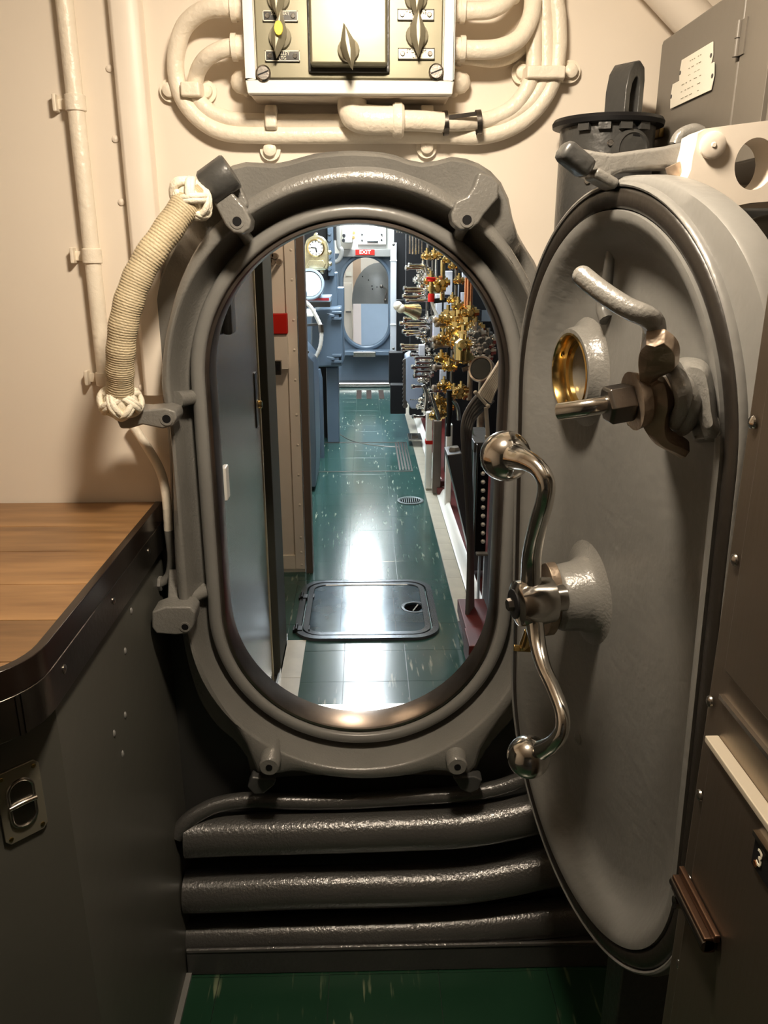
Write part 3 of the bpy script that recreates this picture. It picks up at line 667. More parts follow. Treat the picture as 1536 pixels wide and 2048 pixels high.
bm = NB(); prism(bm, [p-cn*.0008 for p in pts], cn*.0006); obj('cup', bm, STEELD, lp, label='dark hollow of the pull')
bm = NB(); tube(bm, [c+cn*.006+ct_*x+V(0, 0, .001+abs(x)*-.05) for x in (-.017, 0, .017)], .003, n=10, sm=3); obj('finger_bar', bm, CHROME, lp)
for sx in (-.02, .02):
    for sz in (-.044, .044): bolt('screw', c+cn*.003+ct_*sx+V(0, 0, sz), cn, .003, .0015, BRASS, lp, n=10)

# ================================================================== HATCH DOOR (swung open to the right)
DO = V(.2967, .9549, 1.0507); DTH = .1949; DTI = .0337; DA, DHH = .2559, .2423
e1 = V(math.sin(DTH), -math.cos(DTH), 0)              # towards the free edge
n0 = e1.cross(V(0, 0, 1)); e2 = V(0, 0, 1)*math.cos(DTI) + n0*math.sin(DTI)
en = e2.cross(e1).normalized()                       # face normal
if en.x > 0: en = -en
def D(k, z, n=0): return DO + e1*k + e2*z + en*n
def onD(px, py, n=0):
    d = ray(px, py); p0 = DO + en*n; t = (p0-CAM).dot(en)/d.dot(en); return CAM + d*t
def dcoord(p): q = p-DO; return q.dot(e1), q.dot(e2), q.dot(en)
def dl(off, n):
    st = stad(off, None, 0, 0, DA, DHH); return [D(x, z, n) for x, z in st]
door = thing('hatch_door', 'grey dished oval hatch door swung open at the right', 'hatch door', D(-DA, -DA-DHH, 0))
bm = NB()
loft(bm, [dl(-.235, -.034), dl(-.15, -.036), dl(-.09, -.038), dl(-.062, -.034), dl(-.045, -.020), dl(-.034, -.006), dl(-.026, .001), dl(-.020, .0035), dl(-.0135, .0035), dl(-.0125, -.004)], cap0=True)
obj('dished_panel', bm, GREY, door, ang=60)
bm = NB(); loft(bm, [dl(-.0122, -.004), dl(-.0115, .0005), dl(-.008, .0025), dl(0, .003), dl(.006, .0022), dl(.0095, 0), dl(.0103, -.004)]); obj('gasket', bm, RUBBER, door, ang=60, label='black rubber gasket')
bm = NB()
def wid(t):   # the flange widens into the hinge yoke on the upper free side
    return .019 + .036*math.exp(-((t-.105)/.06)**2)
def dlw(f, n):
    st0 = stad(lambda t: f(t), None, 0, 0, DA, DHH); return [D(x, z, n) for x, z in st0]
loft(bm, [dl(.0105, -.004), dl(.011, .002), dl(.013, .003), dl(.0155, .0015), dl(.0165, -.003), dl(.0165, -.008)])
obj('gasket_rim', bm, GREY, door, ang=50)
bm = NB()
loft(bm, [dl(.0160, -.004), dlw(lambda t: wid(t)-.003, -.005), dlw(wid, -.009), dlw(wid, -.034), dl(.005, -.046), dl(-.06, -.066), dl(-.16, -.07)], cap1=True)
obj('outer_shell', bm, GREYL, door, ang=50)
# porthole
pc = onD(1146, 748, -.018)
k_, z_, _n = dcoord(pc); 
def dcirc(kc, zc, r, n, m=32): return [D(kc+r*math.cos(2*PI*i/m), zc+r*math.sin(2*PI*i/m), n) for i in range(m)]
bm = NB(); loft(bm, [dcirc(k_, z_, .074, -0.0370), dcirc(k_, z_, .065, -0.0320), dcirc(k_, z_, .0615, -0.0160), dcirc(k_, z_, .060, -0.0120), dcirc(k_, z_, .055, -0.0120), dcirc(k_, z_, .054, -0.0280)]); boss = obj('porthole_boss', bm, GREYG, door, ang=60)
bm = NB(); loft(bm, [dcirc(k_, z_, .055, -0.0115), dcirc(k_, z_, .0525, -0.0105), dcirc(k_, z_, .0505, -0.0130), dcirc(k_, z_, .049, -0.0300), dcirc(k_, z_, .044, -0.0320), dcirc(k_, z_, .043, -0.0520)]); ring = obj('porthole_ring', bm, BRASS, boss, label='polished brass porthole ring')
bm = NB(); bm.faces.new([bm.verts.new(p) for p in dcirc(k_, z_, .0445, -0.0510)]); obj('porthole_glass', bm, GLASS, boss)
for a in (.3, 1.5, 2.7, 4.2, 5.3): bolt('clip', D(k_+.0475*math.cos(a), z_+.0475*math.sin(a), -.024), en, .003, .004, BRASS, boss, n=8)
# centre boss, bronze flange, hub and double ball handle
bc = onD(1145, 1192, -.01); kb, zb_, _ = dcoord(bc)
bm = NB(); loft(bm, [dcirc(kb, zb_, .078, -.036), dcirc(kb, zb_, .057, -.030), dcirc(kb, zb_, .050, -.016), dcirc(kb, zb_, .047, .012), dcirc(kb, zb_, .043, .018), dcirc(kb, zb_, .02, .018)], cap1=True); hb = obj('center_boss', bm, GREYG, door, ang=60)
bm = NB(); sh = [(0, .048), (.018, .034), (.024, .01), (.02, -.02), (.006, -.046), (-.006, -.046), (-.02, -.02), (-.024, .01), (-.018, .034)]
sh = [(p.x*1.3, p.y*1.15) for p in catmull([V(a, b, 0) for a, b in sh], 3, True)]
loft(bm, [[D(kb+a, zb_+b, .018) for a, b in sh], [D(kb+a, zb_+b, .032) for a, b in sh]], cap0=True, cap1=True); obj('gland_flange', bm, BRONZE, hb, bev=.0015, label='bronze diamond flange')
hub0 = D(kb, zb_, .04); hubc = D(kb, zb_, .075)
hubpx = (1058, 1204)
hc = onD(1060, 1204, .078)
hk, hz, _ = dcoord(hc)
hw = obj('handle_hub', (lambda bm: (lathe(bm, D(hk, hz, .030), en, [(0, .018), (.012, .018), (.018, .030), (.045, .033), (.066, .030), (.070, .022)], 28), bm)[1])(NB()), CHROME, door, ang=50, label='polished steel hub')
bm = NB(); lathe(bm, D(hk, hz, .099), en, [(0, .020), (.003, .020), (.004, .016)], 20); obj('hub_cap', bm, BLACK, hw)
bm = NB(); lathe(bm, D(hk, hz, .102), en, [(0, .009), (.008, .008)], 6); obj('hub_nut', bm, STEELD, hw)
bm = NB()
up_ = [(1062,1165,.078), (1064,1110,.080), (1076,1050,.086), (1090,1000,.088), (1092,965,.090), (1078,938,.094), (1055,922,.100), (1030,914,.104)]
tube(bm, [onD(*p) for p in up_], [.0135, .0125, .0115, .0108, .0105, .0105, .0125, .017], n=18)
sphere(bm, onD(1011, 912, .105), .0325, 28)
obj('handle_arm', bm, CHROME, door, ang=60, label='upper handle arm with ball end')
bm = NB()
lo_ = [(1068,1235,.078), (1074,1280,.080), (1086,1330,.084), (1108,1380,.086), (1124,1425,.088), (1124,1460,.092), (1108,1485,.098), (1085,1500,.104)]
tube(bm, [onD(*p) for p in lo_], [.0125, .0110, .0095, .0088, .0086, .0088, .0100, .0125], n=18)
sphere(bm, onD(1057, 1513, .112), .0275, 28)
obj('handle_arm', bm, CHROME, door, ang=60, label='lower handle arm with ball end')
bm = NB(); c = onD(1048, 1290, .085); tube(bm, [c+V(.004, 0, .022), c, c+V(-.006, 0, -.004)], [.005, .007, .004], n=8, sm=3); beam(bm, c+V(-.014, .0, -.004), c+V(.012, 0, -.006), .006, .008); obj('brass_wing', bm, BRASS, door, bev=.001)
# upper lever rod with shaft
bm = NB(); tube(bm, [onD(1165, 552, .105), onD(1205, 584, .095), onD(1255, 616, .082), onD(1295, 634, .068), onD(1308, 655, .055), onD(1303, 700, .035), onD(1302, 730, .0)], [.0098, .0098, .0098, .0100, .0110, .011, .011], n=18); sphere(bm, onD(1165, 552, .105), .0097, 14)
bm2 = obj('dogging_lever', bm, GREYG, door, ang=60)
# cam mechanism
c0 = onD(1330, 812, -.03); kc, zc_, _ = dcoord(c0)
ax0 = onD(1245, 802, .070); ka, za, _ = dcoord(ax0)
bm = NB(); tube(bm, [onD(1118, 823, .125), onD(1175, 815, .105), onD(1228, 806, .080)], .0085, n=18, sm=4); obj('stud', bm, CHROME, door, label='polished steel stud')
ax = (onD(1175, 815, .105)-onD(1245, 803, .070)).normalized()
nb = onD(1262, 803, .062)
bm = NB(); lathe(bm, nb, ax, [(0, .0185), (.003, .0200), (.023, .0200), (.026, .017)], 6); obj('hex_nut', bm, STEELD, door, bev=.001)
bm = NB(); lathe(bm, nb-ax*.012, ax, [(0, .026), (.011, .029)], 24); obj('washer', bm, BRONZE, door)
def blade(secs, m, nm, lab=None, th=.010):
    """twisted strap: each section = left point, right point"""
    bm = NB(); L_ = [onD(*a) for a, b in secs]; R_ = [onD(*b) for a, b in secs]
    L_ = catmull(L_, 5); R_ = catmull(R_, 5); loops = []
    for i in range(len(L_)):
        d = (L_[min(i+1, len(L_)-1)]-L_[max(i-1, 0)]).normalized(); w_ = (R_[i]-L_[i]); nn = d.cross(w_).normalized()
        if nn.dot(CAM-L_[i]) < 0: nn = -nn
        mid = (L_[i]+R_[i])/2
        loops.append([L_[i], mid+nn*.003, R_[i], R_[i]-nn*th, mid-nn*th, L_[i]-nn*th])
    loft(bm, loops, cap0=True, cap1=True); return obj(nm, bm, m, door, bev=.002, label=lab)
blade([((1292,690,.072),(1328,686,.060)), ((1279,706,.070),(1346,704,.052)), ((1276,728,.068),(1350,724,.046)), ((1278,750,.066),(1345,742,.044)), ((1280,772,.062),(1316,758,.046)), ((1280,790,.060),(1330,770,.042)), ((1278,815,.056),(1336,812,.040)), ((1280,840,.052),(1330,842,.038)), ((1292,865,.046),(1330,868,.034)), ((1310,888,.036),(1340,885,.028)), ((1340,905,.020),(1368,898,.012)), ((1362,918,.008),(1380,903,.004))], BRONZE, 'cam_plate', 'worn bronze twisted cam plate', .014)
bm = NB(); tube(bm, [onD(1262, 800, .05), onD(1320, 805, .02), onD(1350, 812, -.03)], .026, n=20, sm=4); obj('cam_shaft', bm, BRONZE, door)
bm = NB(); pts = [(1350,725),(1385,715),(1415,728),(1428,770),(1435,830),(1440,868),(1410,880),(1400,850),(1378,862),(1350,848),(1345,800)]
f0 = [onD(x, y, -.036) for x, y in pts]; f1 = [onD(x, y, .004) for x, y in pts]; f2 = [onD(1390+(x-1390)*.7, 795+(y-795)*.75, .018) for x, y in pts]
loft(bm, [catmull(f0, 4, True), catmull(f1, 4, True), catmull(f2, 4, True)], cap0=True, cap1=True); obj('cam_bracket', bm, GREYG, door, ang=60)
bm = NB(); f0 = [onD(x, y, -.036) for x, y in ((1380,845),(1440,835),(1446,884),(1388,886))]; loft(bm, [f0, [onD(x, y, .006) for x, y in ((1380,838),(1438,830),(1443,874),(1388,880))]], cap0=True, cap1=True); obj('bracket_foot', bm, GREYG, door, bev=.004)
for pp in ([(1352,745,.02),(1372,775,.028),(1385,815,.022),(1370,850,.012),(1345,862,.01)], [(1345,735,.03),(1362,770,.036),(1368,810,.03),(1352,845,.02)]):
    bm = NB(); tube(bm, [onD(*p) for p in pp], .0085, n=12); obj('cam_spring', bm, GREYG, door, ang=60)
# bead shaped along the lever's shadow streak, and a paint lump
bm = NB(); tube(bm, [onD(1214, 640, -.034), onD(1206, 610, -.034), onD(1216, 560, -.034), onD(1222, 500, -.03)], [.010, .009, .008, .006], n=10); obj('shadow_bead', bm, GREY, door)
dome('paint_lump', onD(1158, 1475, -.037), en, .012, GREY, door, .006)

# ---------------------------------------------------- hold-back hook and white hinge bracket
HYK = .945
hook = thing('holdback_hook', 'grey claw-ended hook arm gripping the top of the open hatch door', 'hook', onY(1380, 310, HYK))
bm = NB(); plate(bm, [(1140,290),(1165,296),(1200,303),(1228,306),(1270,300),(1330,292),(1372,282),(1400,268),(1420,275),(1425,330),(1385,345),(1370,350),(1360,336),(1300,338),(1250,343),(1228,350),(1226,362),(1222,372),(1205,368),(1175,350),(1155,330)], HYK, .035); obj('arm', bm, GREYG, hook, bev=.006)
bm = NB(); beam(bm, onY(1122, 296, HYK-.012), onY(1178, 342, HYK-.008), .030, .022, up=(0, 0, 1)); obj('claw', bm, DKGREY, hook, bev=.007)
bm = NB(); beam(bm, onY(1180, 346, HYK-.004), onY(1226, 372, HYK), .03, .012); obj('claw_tooth', bm, GREYG, hook, bev=.004)
bm = NB(); tube(bm, [onY(1345, 330, HYK-.012), onY(1352, 348, HYK-.012), onY(1368, 352, HYK-.012)], .008, n=10); obj('spring_pin', bm, BRONZE, hook)
bm = NB(); tube(bm, [onY(1352, 290, HYK+.02), onY(1362, 272, HYK+.02), onY(1385, 262, HYK+.02), onY(1402, 268, HYK+.02)], .008, n=10); obj('spring', bm, GREYG, hook)
WYB = .90
wb = thing('hinge_bracket', 'thick white bracket with a round hole at upper right', 'bracket', onY(1536, 330, WYB))
bm = NB()
out = [(1396,266),(1412,257),(1470,249),(1560,238),(1600,232),(1600,398),(1500,406),(1442,418),(1400,424),(1370,400),(1345,368),(1352,360),(1374,358),(1382,340),(1386,312),(1392,290)]
hc_ = (1510, 328); Hc = onY(*hc_, WYB)
P3 = [onY(x, y, WYB) for x, y in out]; P3 = [P3[i] for i in range(len(P3))]
# resample outline by angle round the hole
A = []
for i in range(len(P3)):
    a, b = P3[i], P3[(i+1) % len(P3)]
    for k in range(6): A.append(a.lerp(b, k/6))
A.sort(key=lambda p: math.atan2(p.z-Hc.z, p.x-Hc.x))
Hh = [V(Hc.x+.0215*math.cos(math.atan2(p.z-Hc.z, p.x-Hc.x)), WYB, Hc.z+.0255*math.sin(math.atan2(p.z-Hc.z, p.x-Hc.x))) for p in A]
dY = V(0, .045, 0)
loft(bm, [Hh, A, [p+dY for p in A], [p+dY for p in Hh], Hh]); obj('plate', bm, CREAM, wb, bev=.003)
bm = NB(); lathe(bm, onY(1424, 291, WYB), (0, -1, 0), [(0, .0135), (.004, .0135), (.005, .012), (.005, .003), (.006, .002)], 24); obj('pivot_pin', bm, CREAM, wb)
hp = thing('hinge_post', 'dark grey hinge post and knuckle behind the white bracket', 'post', onY(1500, 470, .97))
bm = NB(); a = onY(1428, 416, .99); box(bm, (a.x, .99, .0), (a.x+.14, 1.06, a.z)); obj('post', bm, DKGREY, hp, bev=.004)
bm = NB(); tube(bm, [onY(1480, 520, .93), onY(1486, 485, .93), onY(1505, 462, .93), onY(1530, 452, .93), onY(1560, 450, .93)], .012, n=16); obj('knuckle', bm, GREYL, hp)

# ---------------------------------------------------- grey canister with lid
cc = V(.386, 1.370, 0); cr = .073
ctop = onY(1230, 243, 1.29).z
can = thing('canister', 'grey cylindrical canister with black lid and loop handle, beside the locker', 'canister', (cc.x, cc.y, ctop-.30))
bm = NB(); lathe(bm, (cc.x, cc.y, ctop-.30), (0, 0, 1), [(0, cr), (.30, cr)], 48); body = obj('body', bm, DKGREY, can)
bm = NB(); lathe(bm, (cc.x, cc.y, ctop), (0, 0, 1), [(0, cr+.006), (.002, cr+.012), (.008, cr+.013), (.013, cr+.010), (.016, cr-.01)], 48); lid = obj('lid', bm, BLACK, can)
bm = NB(); hx = onY(1246, 225, cc.y-.03).x
prof = [(-.021, 0), (-.021, .030), (-.016, .052), (-.006, .064), (.006, .067), (.018, .060), (.021, .045), (.021, 0)]
inn = [(-.011, .004), (-.011, .026), (-.008, .040), (-.002, .048), (.004, .050), (.009, .045), (.011, .036), (.011, .004)]
prof = [(a*1.05, b*1.12) for a, b in prof]; inn = [(a*1.0, b*1.05) for a, b in inn]
Z0 = ctop+.014; yy = cc.y-.03
rot = lambda a, b, q: V(hx, yy, Z0+b) + V(.80, .60, 0)*a + V(-.60, .80, 0)*q
w2 = .019
loft(bm, [[rot(a, b, -w2) for a, b in inn], [rot(a, b, -w2) for a, b in prof], [rot(a, b, w2) for a, b in prof], [rot(a, b, w2) for a, b in inn], [rot(a, b, -w2) for a, b in inn]]); obj('loop_handle', bm, DKGREY, lid, bev=.003)
for a in (-2.3, -1.9, -1.5, -1.1):
    bm = NB(); c = V(cc.x+math.cos(a)*(cr+.004), cc.y+math.sin(a)*(cr+.004), ctop-.004); t_ = V(-math.sin(a), math.cos(a), 0); obox(bm, c, t_*.009, V(math.cos(a), math.sin(a), 0)*.004, V(0, 0, .005)); obj('lid_clip', bm, DKGREY, lid)
def oncan(px, py):   # point on the front of the body
    d = ray(px, py); ox, oy = CAM.x-cc.x, CAM.y-cc.y; A_ = d.x*d.x+d.y*d.y; B_ = 2*(ox*d.x+oy*d.y); C_ = ox*ox+oy*oy-cr*cr
    q = B_*B_-4*A_*C_; q = max(q, 0); t = (-B_-math.sqrt(q))/(2*A_); return CAM+d*t
for x, y in ((1221, 286), (1176, 362)):
    p = oncan(x, y); bolt('bolt', p, V(p.x-cc.x, p.y-cc.y, 0), .005, .004, STEEL, body, n=10)
p = oncan(1262, 262); n_ = V(p.x-cc.x, p.y-cc.y, 0).normalized(); s_ = V(-n_.y, n_.x, 0)
bm = NB(); prism(bm, [p+s_*a+V(0, 0, b)-n_*.002 for a, b in ((-.015, -.008), (.015, -.008), (.008, .006), (-.008, .006))], n_*.006); obj('tab', bm, BLACK, body, bev=.001)
p = oncan(1262, 300); n_ = V(p.x-cc.x, p.y-cc.y, 0).normalized()
bm = NB(); lathe(bm, p-n_*.006, n_, [(0, .031), (.010, .029), (.012, .024), (.010, .022)], 30); obj('port_ring', bm, DKGREY, body)
# bracket to the bulkhead
bm = NB(); box(bm, (cc.x-.03, cc.y+cr-.006, ctop-.2), (cc.x+.03, WY, ctop-.1)); obj('wall_bracket', bm, DKGREY, can)

# ---------------------------------------------------- grey locker upper right
LX = .484
lz1 = onX(1330, 76, LX).z; lz0 = onX(1316, 300, LX).z-.05
lk = thing('wall_locker', 'grey metal wall locker with two white labels at upper right', 'locker', (LX, 1.3, lz0))
bm = NB(); box(bm, (LX, 1.04, lz0), (.9, 1.449, lz1)); lb = obj('body', bm, mat('locker_grey_brown', (.165, .148, .125), .4, bump=.08, bscale=40), lk, bev=.008)
bm = NB(); sy = onX(1478, 150, LX).y; ey = onX(1323, 150, LX).y
box(bm, (LX-.004, sy, lz0+.004), (LX+.004, min(ey, 1.446), lz1-.004)); dr = obj('door', bm, _m['locker_grey_brown'], lk, bev=.004)
bm = NB(); box(bm, (LX-.005, 1.045, lz0), (LX+.003, sy-.006, lz1)); obj('corner_strip', bm, _m['locker_grey_brown'], lk, bev=.001)
bm = NB(); a = onX(1478, 50, LX); b = onX(1472, 120, LX); lathe(bm, V(LX-.008, sy-.002, b.z), (0, 0, 1), [(0, .0045), ((a.z-b.z)*.48, .0045), ((a.z-b.z)*.485, .003), ((a.z-b.z)*.515, .003), ((a.z-b.z)*.52, .0045), (a.z-b.z, .0045)], 12); box(bm, (LX-.007, sy-.02, b.z), (LX-.003, sy, a.z)); obj('hinge', bm, _m['locker_grey_brown'], dr)
for (xa_, ya_, xb_, yb_), lab, rows in (((1363,145,1423,122), 'upper white label plate', ('- - -   - -', '-  --   - --', '--    -- --')), ((1347,189,1428,157), 'lower white label plate', ('-- -  -  --  -', '-  - -- -   --', '-- -- --    -'))):
    a = onX(xa_, ya_, LX-.0045); b = onX(xb_, yb_, LX-.0045); zc = (a.z+b.z)/2+(0 if 'lower' in lab else .003); h = .0170
    y0, y1 = b.y, a.y
    pts = [V(LX-.005, y1, zc-h), V(LX-.005, y1+.004, zc), V(LX-.005, y1, zc+h), V(LX-.005, y0, zc+h), V(LX-.005, y0-.005, zc), V(LX-.005, y0, zc-h)]
    off_ = V(-.0013 if 'lower' in lab else 0, 0, 0); pts = [p_+off_ for p_ in pts]; bm = NB(); prism(bm, pts, (-.0012, 0, 0)); o = obj('label_plate', bm, WHITE, dr, label=lab)
    for i, row in enumerate(rows):
        text('faint_lettering', row, .0085, (LX-.0066+off_.x, (y0+y1)/2, zc+h*(.55-.55*i)), (0, -1, 0), (0, 0, 1), mat('faded_ink', (.38, .36, .26), .5), o, squeeze=(y1-y0)/.075)
    for y in (y0-.001, y1+.0005): bolt('screw', (LX-.0062+off_.x, y, zc), (-1, 0, 0), .003, .001, DKGREY, o, n=10)
bm = NB(); a = onX(1331, 255, LX-.004); b = onX(1300, 285, LX-.004); box(bm, (LX-.012, 1.38, b.z), (LX-.004, 1.41, a.z)); obj('brass_hinge', bm, mat('dull_brass', (.30, .20, .07), .4, 1.), lk, bev=.001)
# slanting ceiling pipe at upper right
t = thing('slanting_pipe', 'fat cream pipe slanting down towards the grey locker at top right', 'pipe', onY(1345, 10, 1.40))
bm = NB(); P = [onY(1350, 0, 1.40)+(onY(1250, -110, 1.40)-onY(1350, 0, 1.40))*3, onY(1350, 0, 1.40), onY(1395, 50, 1.40), onY(1480, 145, 1.40)]; tube(bm, P, .030, n=24, sm=3); obj('pipe', bm, CREAM, t)

# ---------------------------------------------------- steel cabinet at the right
KX, KY = .306, .622
sc_ = thing('steel_cabinet', 'tall dark stainless steel cabinet at the right edge', 'cabinet', (KX+.2, .4, 0))
SSD = mat('worn_stainless', (.30, .25, .20), .42, 1., bump=.05, bscale=200, mottle=.2, mscale=2.5, stretch=(1, 1, .1))
bm = NB(); box(bm, (KX, -.25, 0), (1.0, KY, 1.62)); kb_ = obj('body', bm, SSD, sc_, bev=.006)
bm = NB(); ky2 = onX(1437, 1470, KX).y
zt = onX(1437, 1470, KX).z
box(bm, (KX-.008, -.22, .08), (KX-.0005, ky2-.003, zt-.008)); kd = obj('door', bm, SSD, sc_, bev=.003)
bm = NB(); box(bm, (KX-.012, -.22, zt-.006), (KX+.0, ky2, zt+.0)); obj('edge_trim', bm, mat('satin_trim', (.5, .45, .36), .45, .3), sc_, bev=.001)
z2 = onX(1437, 1385, KX).z; bm = NB(); box(bm, (KX-.004, -.22, z2), (KX, ky2+.002, z2+.004)); obj('upper_trim', bm, STEEL, sc_)
bm = NB(); box(bm, (KX-.0065, -.22, z2+.03), (KX-.0003, KY-.035, 1.57)); obj('upper_door', bm, SSD, sc_, bev=.003)
for x, y in ((1508, 845), (1409, 1385), (1402, 1590), (1362, 1930), (1380, 1760), (1472, 1120)):
    d = ray(x, y); p = onX(x, y, KX-.001); dome('rivet', V(KX-.002, min(p.y, KY-.012), p.z), (-1, 0, 0), .0055, CHROME if y < 1000 else STEEL, kb_)
hy = onX(1400, 1800, KX).y; hz_ = onX(1400, 1800, KX).z
bm = NB(); box(bm, (KX-.020, hy-.055, hz_-.004), (KX-.0085, hy+.020, hz_+.012)); box(bm, (KX-.014, hy-.06, hz_+.012), (KX-.0085, hy+.022, hz_+.02)); h_ = obj('hinge', bm, mat('tarnished_hinge', (.12, .07, .045), .35, .9), kd, bev=.0015)
bm = NB(); lathe(bm, V(KX-.016, hy-.055, hz_+.004), (0, 1, 0), [(0, .006), (.075, .006)], 12); obj('pin', bm, STEELD, h_)
bm = NB(); lathe(bm, V(KX-.01, hy+.012, hz_-.014), (-1, 0, 0), [(0, .006), (.008, .006)], 12); obj('bolt', bm, CHROME, h_)
a = onX(1512, 1668, KX-.01); b = onX(1515, 1745, KX-.01)
bm = NB(); box(bm, (KX-.0105, a.y-.09, b.z), (KX-.0075, a.y, a.z)); lp2 = obj('number_plate', bm, BLACK, kd, bev=.001)
bm = NB(); box(bm, (KX-.013, a.y-.09, a.z), (KX-.0075, a.y, a.z+.004)); obj('plate_lip', bm, CHROME, lp2)
text('lettering', '3', .02, (KX-.0112, a.y-.012, (a.z+b.z)/2), (0, -1, 0), (0, 0, 1), INK, lp2)
bolt('screw', (KX-.0105, a.y-.008, b.z+.006), (-1, 0, 0), .003, .0015, COPPER, lp2, n=8)
# ================================================================== PASSAGE AND MACHINERY SPACE BEYOND
FY = 9.40
HULL = mat('hull_dark', (.05, .055, .06), .5)
room_x0, room_x1 = -1.0, 1.35
for nm, lo, hi, m in (('wall_left_beyond', (room_x0-.05, 1.51, 0), (room_x0, FY, 2.2), CREAM), ('wall_right_beyond', (room_x1, 1.51, 0), (room_x1+.05, FY, 2.2), HULL)):
    bm = NB(); box(bm, lo, hi); struct(nm, bm, m, flat=True)
bm = NB(); box(bm, (room_x0-.05, 1.51, 2.2), (room_x1+.05, 12.0, 2.25)); struct('ceiling_beyond', bm, WHITEP, flat=True)

# threshold
th = thing('threshold_plate', 'brushed steel threshold plate just inside the hatch', 'threshold', (-.02, 2.0, 0))
bm = NB(); box(bm, (-.30, 1.52, 0), (.36, 2.40, .012)); obj('plate', bm, STEEL, th, bev=.003)
# left: steel door leaf, post, cream partition
dl_ = thing('sliding_door', 'brushed steel sliding door leaf on the left inside the hatch', 'door', (-.345, 2.0, 0))
DSTEEL = mat('door_steel_sheet', (.36, .33, .28), .26, .85, mottle=.12, mscale=3, stretch=(1, 1, .2))
bm = NB(); box(bm, (-.36, 1.56, .02), (-.337, 2.55, 2.05)); leaf = obj('leaf', bm, DSTEEL, dl_, bev=.002)
bm = NB(); box(bm, (-.340, 2.535, .02), (-.334, 2.552, 2.05)); obj('edge_trim', bm, mat('pale_brass_trim', (.62, .56, .40), .35, .6), dl_)
p = onX(512, 800, -.336); 
bm = NB(); box(bm, (-.336, p.y-.02, p.z-.085), (-.333, p.y+.02, p.z+.085)); lt = obj('latch_plate', bm, STEELD, leaf, bev=.001)
bm = NB(); lathe(bm, V(-.334, p.y+.035, p.z-.02), (1, 0, 0), [(0, .014), (.008, .014), (.012, .010)], 14); obj('latch_knob', bm, BRASS, lt)
p = onX(455, 625, -.33); bm = NB(); box(bm, (-.337, p.y-.04, p.z-.05), (-.315, p.y+.03, p.z+.05)); obj('door_stop', bm, DKGREY, leaf, bev=.006)
p = onX(452, 965, -.33); bm = NB(); box(bm, (-.337, p.y-.02, p.z-.04), (-.325, p.y+.02, p.z+.04)); obj('catch', bm, WHITEP, leaf, bev=.003)
bm = NB(); box(bm, (-.325, 1.9, 0), (-.317, 2.9, .03)); box(bm, (-.348, 2.56, 0), (-.340, 2.9, .03)); t = obj('door_track', bm, STEEL, None); tag(t, 'steel floor track beside the cream border tiles', 'track')
bm = NB(); box(bm, (-.42, 2.62, 0), (-.317, 2.86, 2.15)); t = obj('door_post', bm, GGREY, None, bev=.004); tag(t, 'dark green-grey door post left of the passage', 'post')
xbA = onY(599, 800, 3.60).x
cp = thing('partition', 'cream riveted partition panel left of the passage, with a red box on it', 'partition', (-.6, 3.62, 0))
bm = NB(); box(bm, (-1.0, 3.62, 0), (xbA, 3.67, 2.2)); obj('panel', bm, CREAM, cp)
bm = NB(); x1_ = onY(583, 900, 3.615).x; box(bm, (x1_, 3.610, .02), (xbA, 3.62, 2.2)); obj('edge_strip', bm, CREAM, cp, bev=.002)
bm = NB(); box(bm, (-1., 3.613, .02), (x1_, 3.62, .09)); obj('kick_strip', bm, CREAM, cp)
for y in (500, 560, 640, 700, 760, 830, 890, 950, 1010, 1075, 1105, 1130): 
    p = onY(592+(y-500)*.009, y, 3.608); dome('rivet', V(xbA-.016, 3.61, p.z), (0, -1, 0), .006, CREAM, cp)
bm = NB(); xb0 = onY(598, 700, 3.60).x; xb1 = onY(613, 700, 3.60).x; box(bm, (xb0, 3.60, .0), (xb1, 3.69, 2.2)); t = obj('edge_post', bm, BROWN, None, bev=.003); tag(t, 'brown painted edge post at the end of the cream partition', 'post')
rb = thing('red_box', 'small red box on the cream partition', 'box', onY(560, 648, 3.6))
bm = NB(); pbox(bm, 538, 628, 574, 668, 3.56, .05); obj('cover', bm, RED, rb, bev=.003)
t = thing('wall_cabinet', 'small cream cabinet with a steel latch directly under the red box', 'cabinet', onY(560, 740, 3.6))
bm = NB(); pbox(bm, 530, 669, 576, 739, 3.57, .045); o = obj('door', bm, CREAM, t, bev=.003)
bm = NB(); pbox(bm, 550, 722, 562, 750, 3.53, .04); h_ = obj('latch', bm, STEELD, o, bev=.002)
bm = NB(); pbox(bm, 553, 728, 559, 742, 3.526, .01); obj('keyhole', bm, BLACK, h_)
t = thing('valve_cluster', 'small dark valves high on the cream partition', 'valve', onY(548, 520, 3.5))
for x, y in ((541, 510), (549, 512), (544, 524), (557, 524), (538, 522)):
    bm = NB(); lathe(bm, onY(x, y, 3.52), (0, 1, 0), [(0, .012), (.02, .014), (.03, .009), (.1, .009)], 10); obj('valve_knob', bm, BRONZE, t)

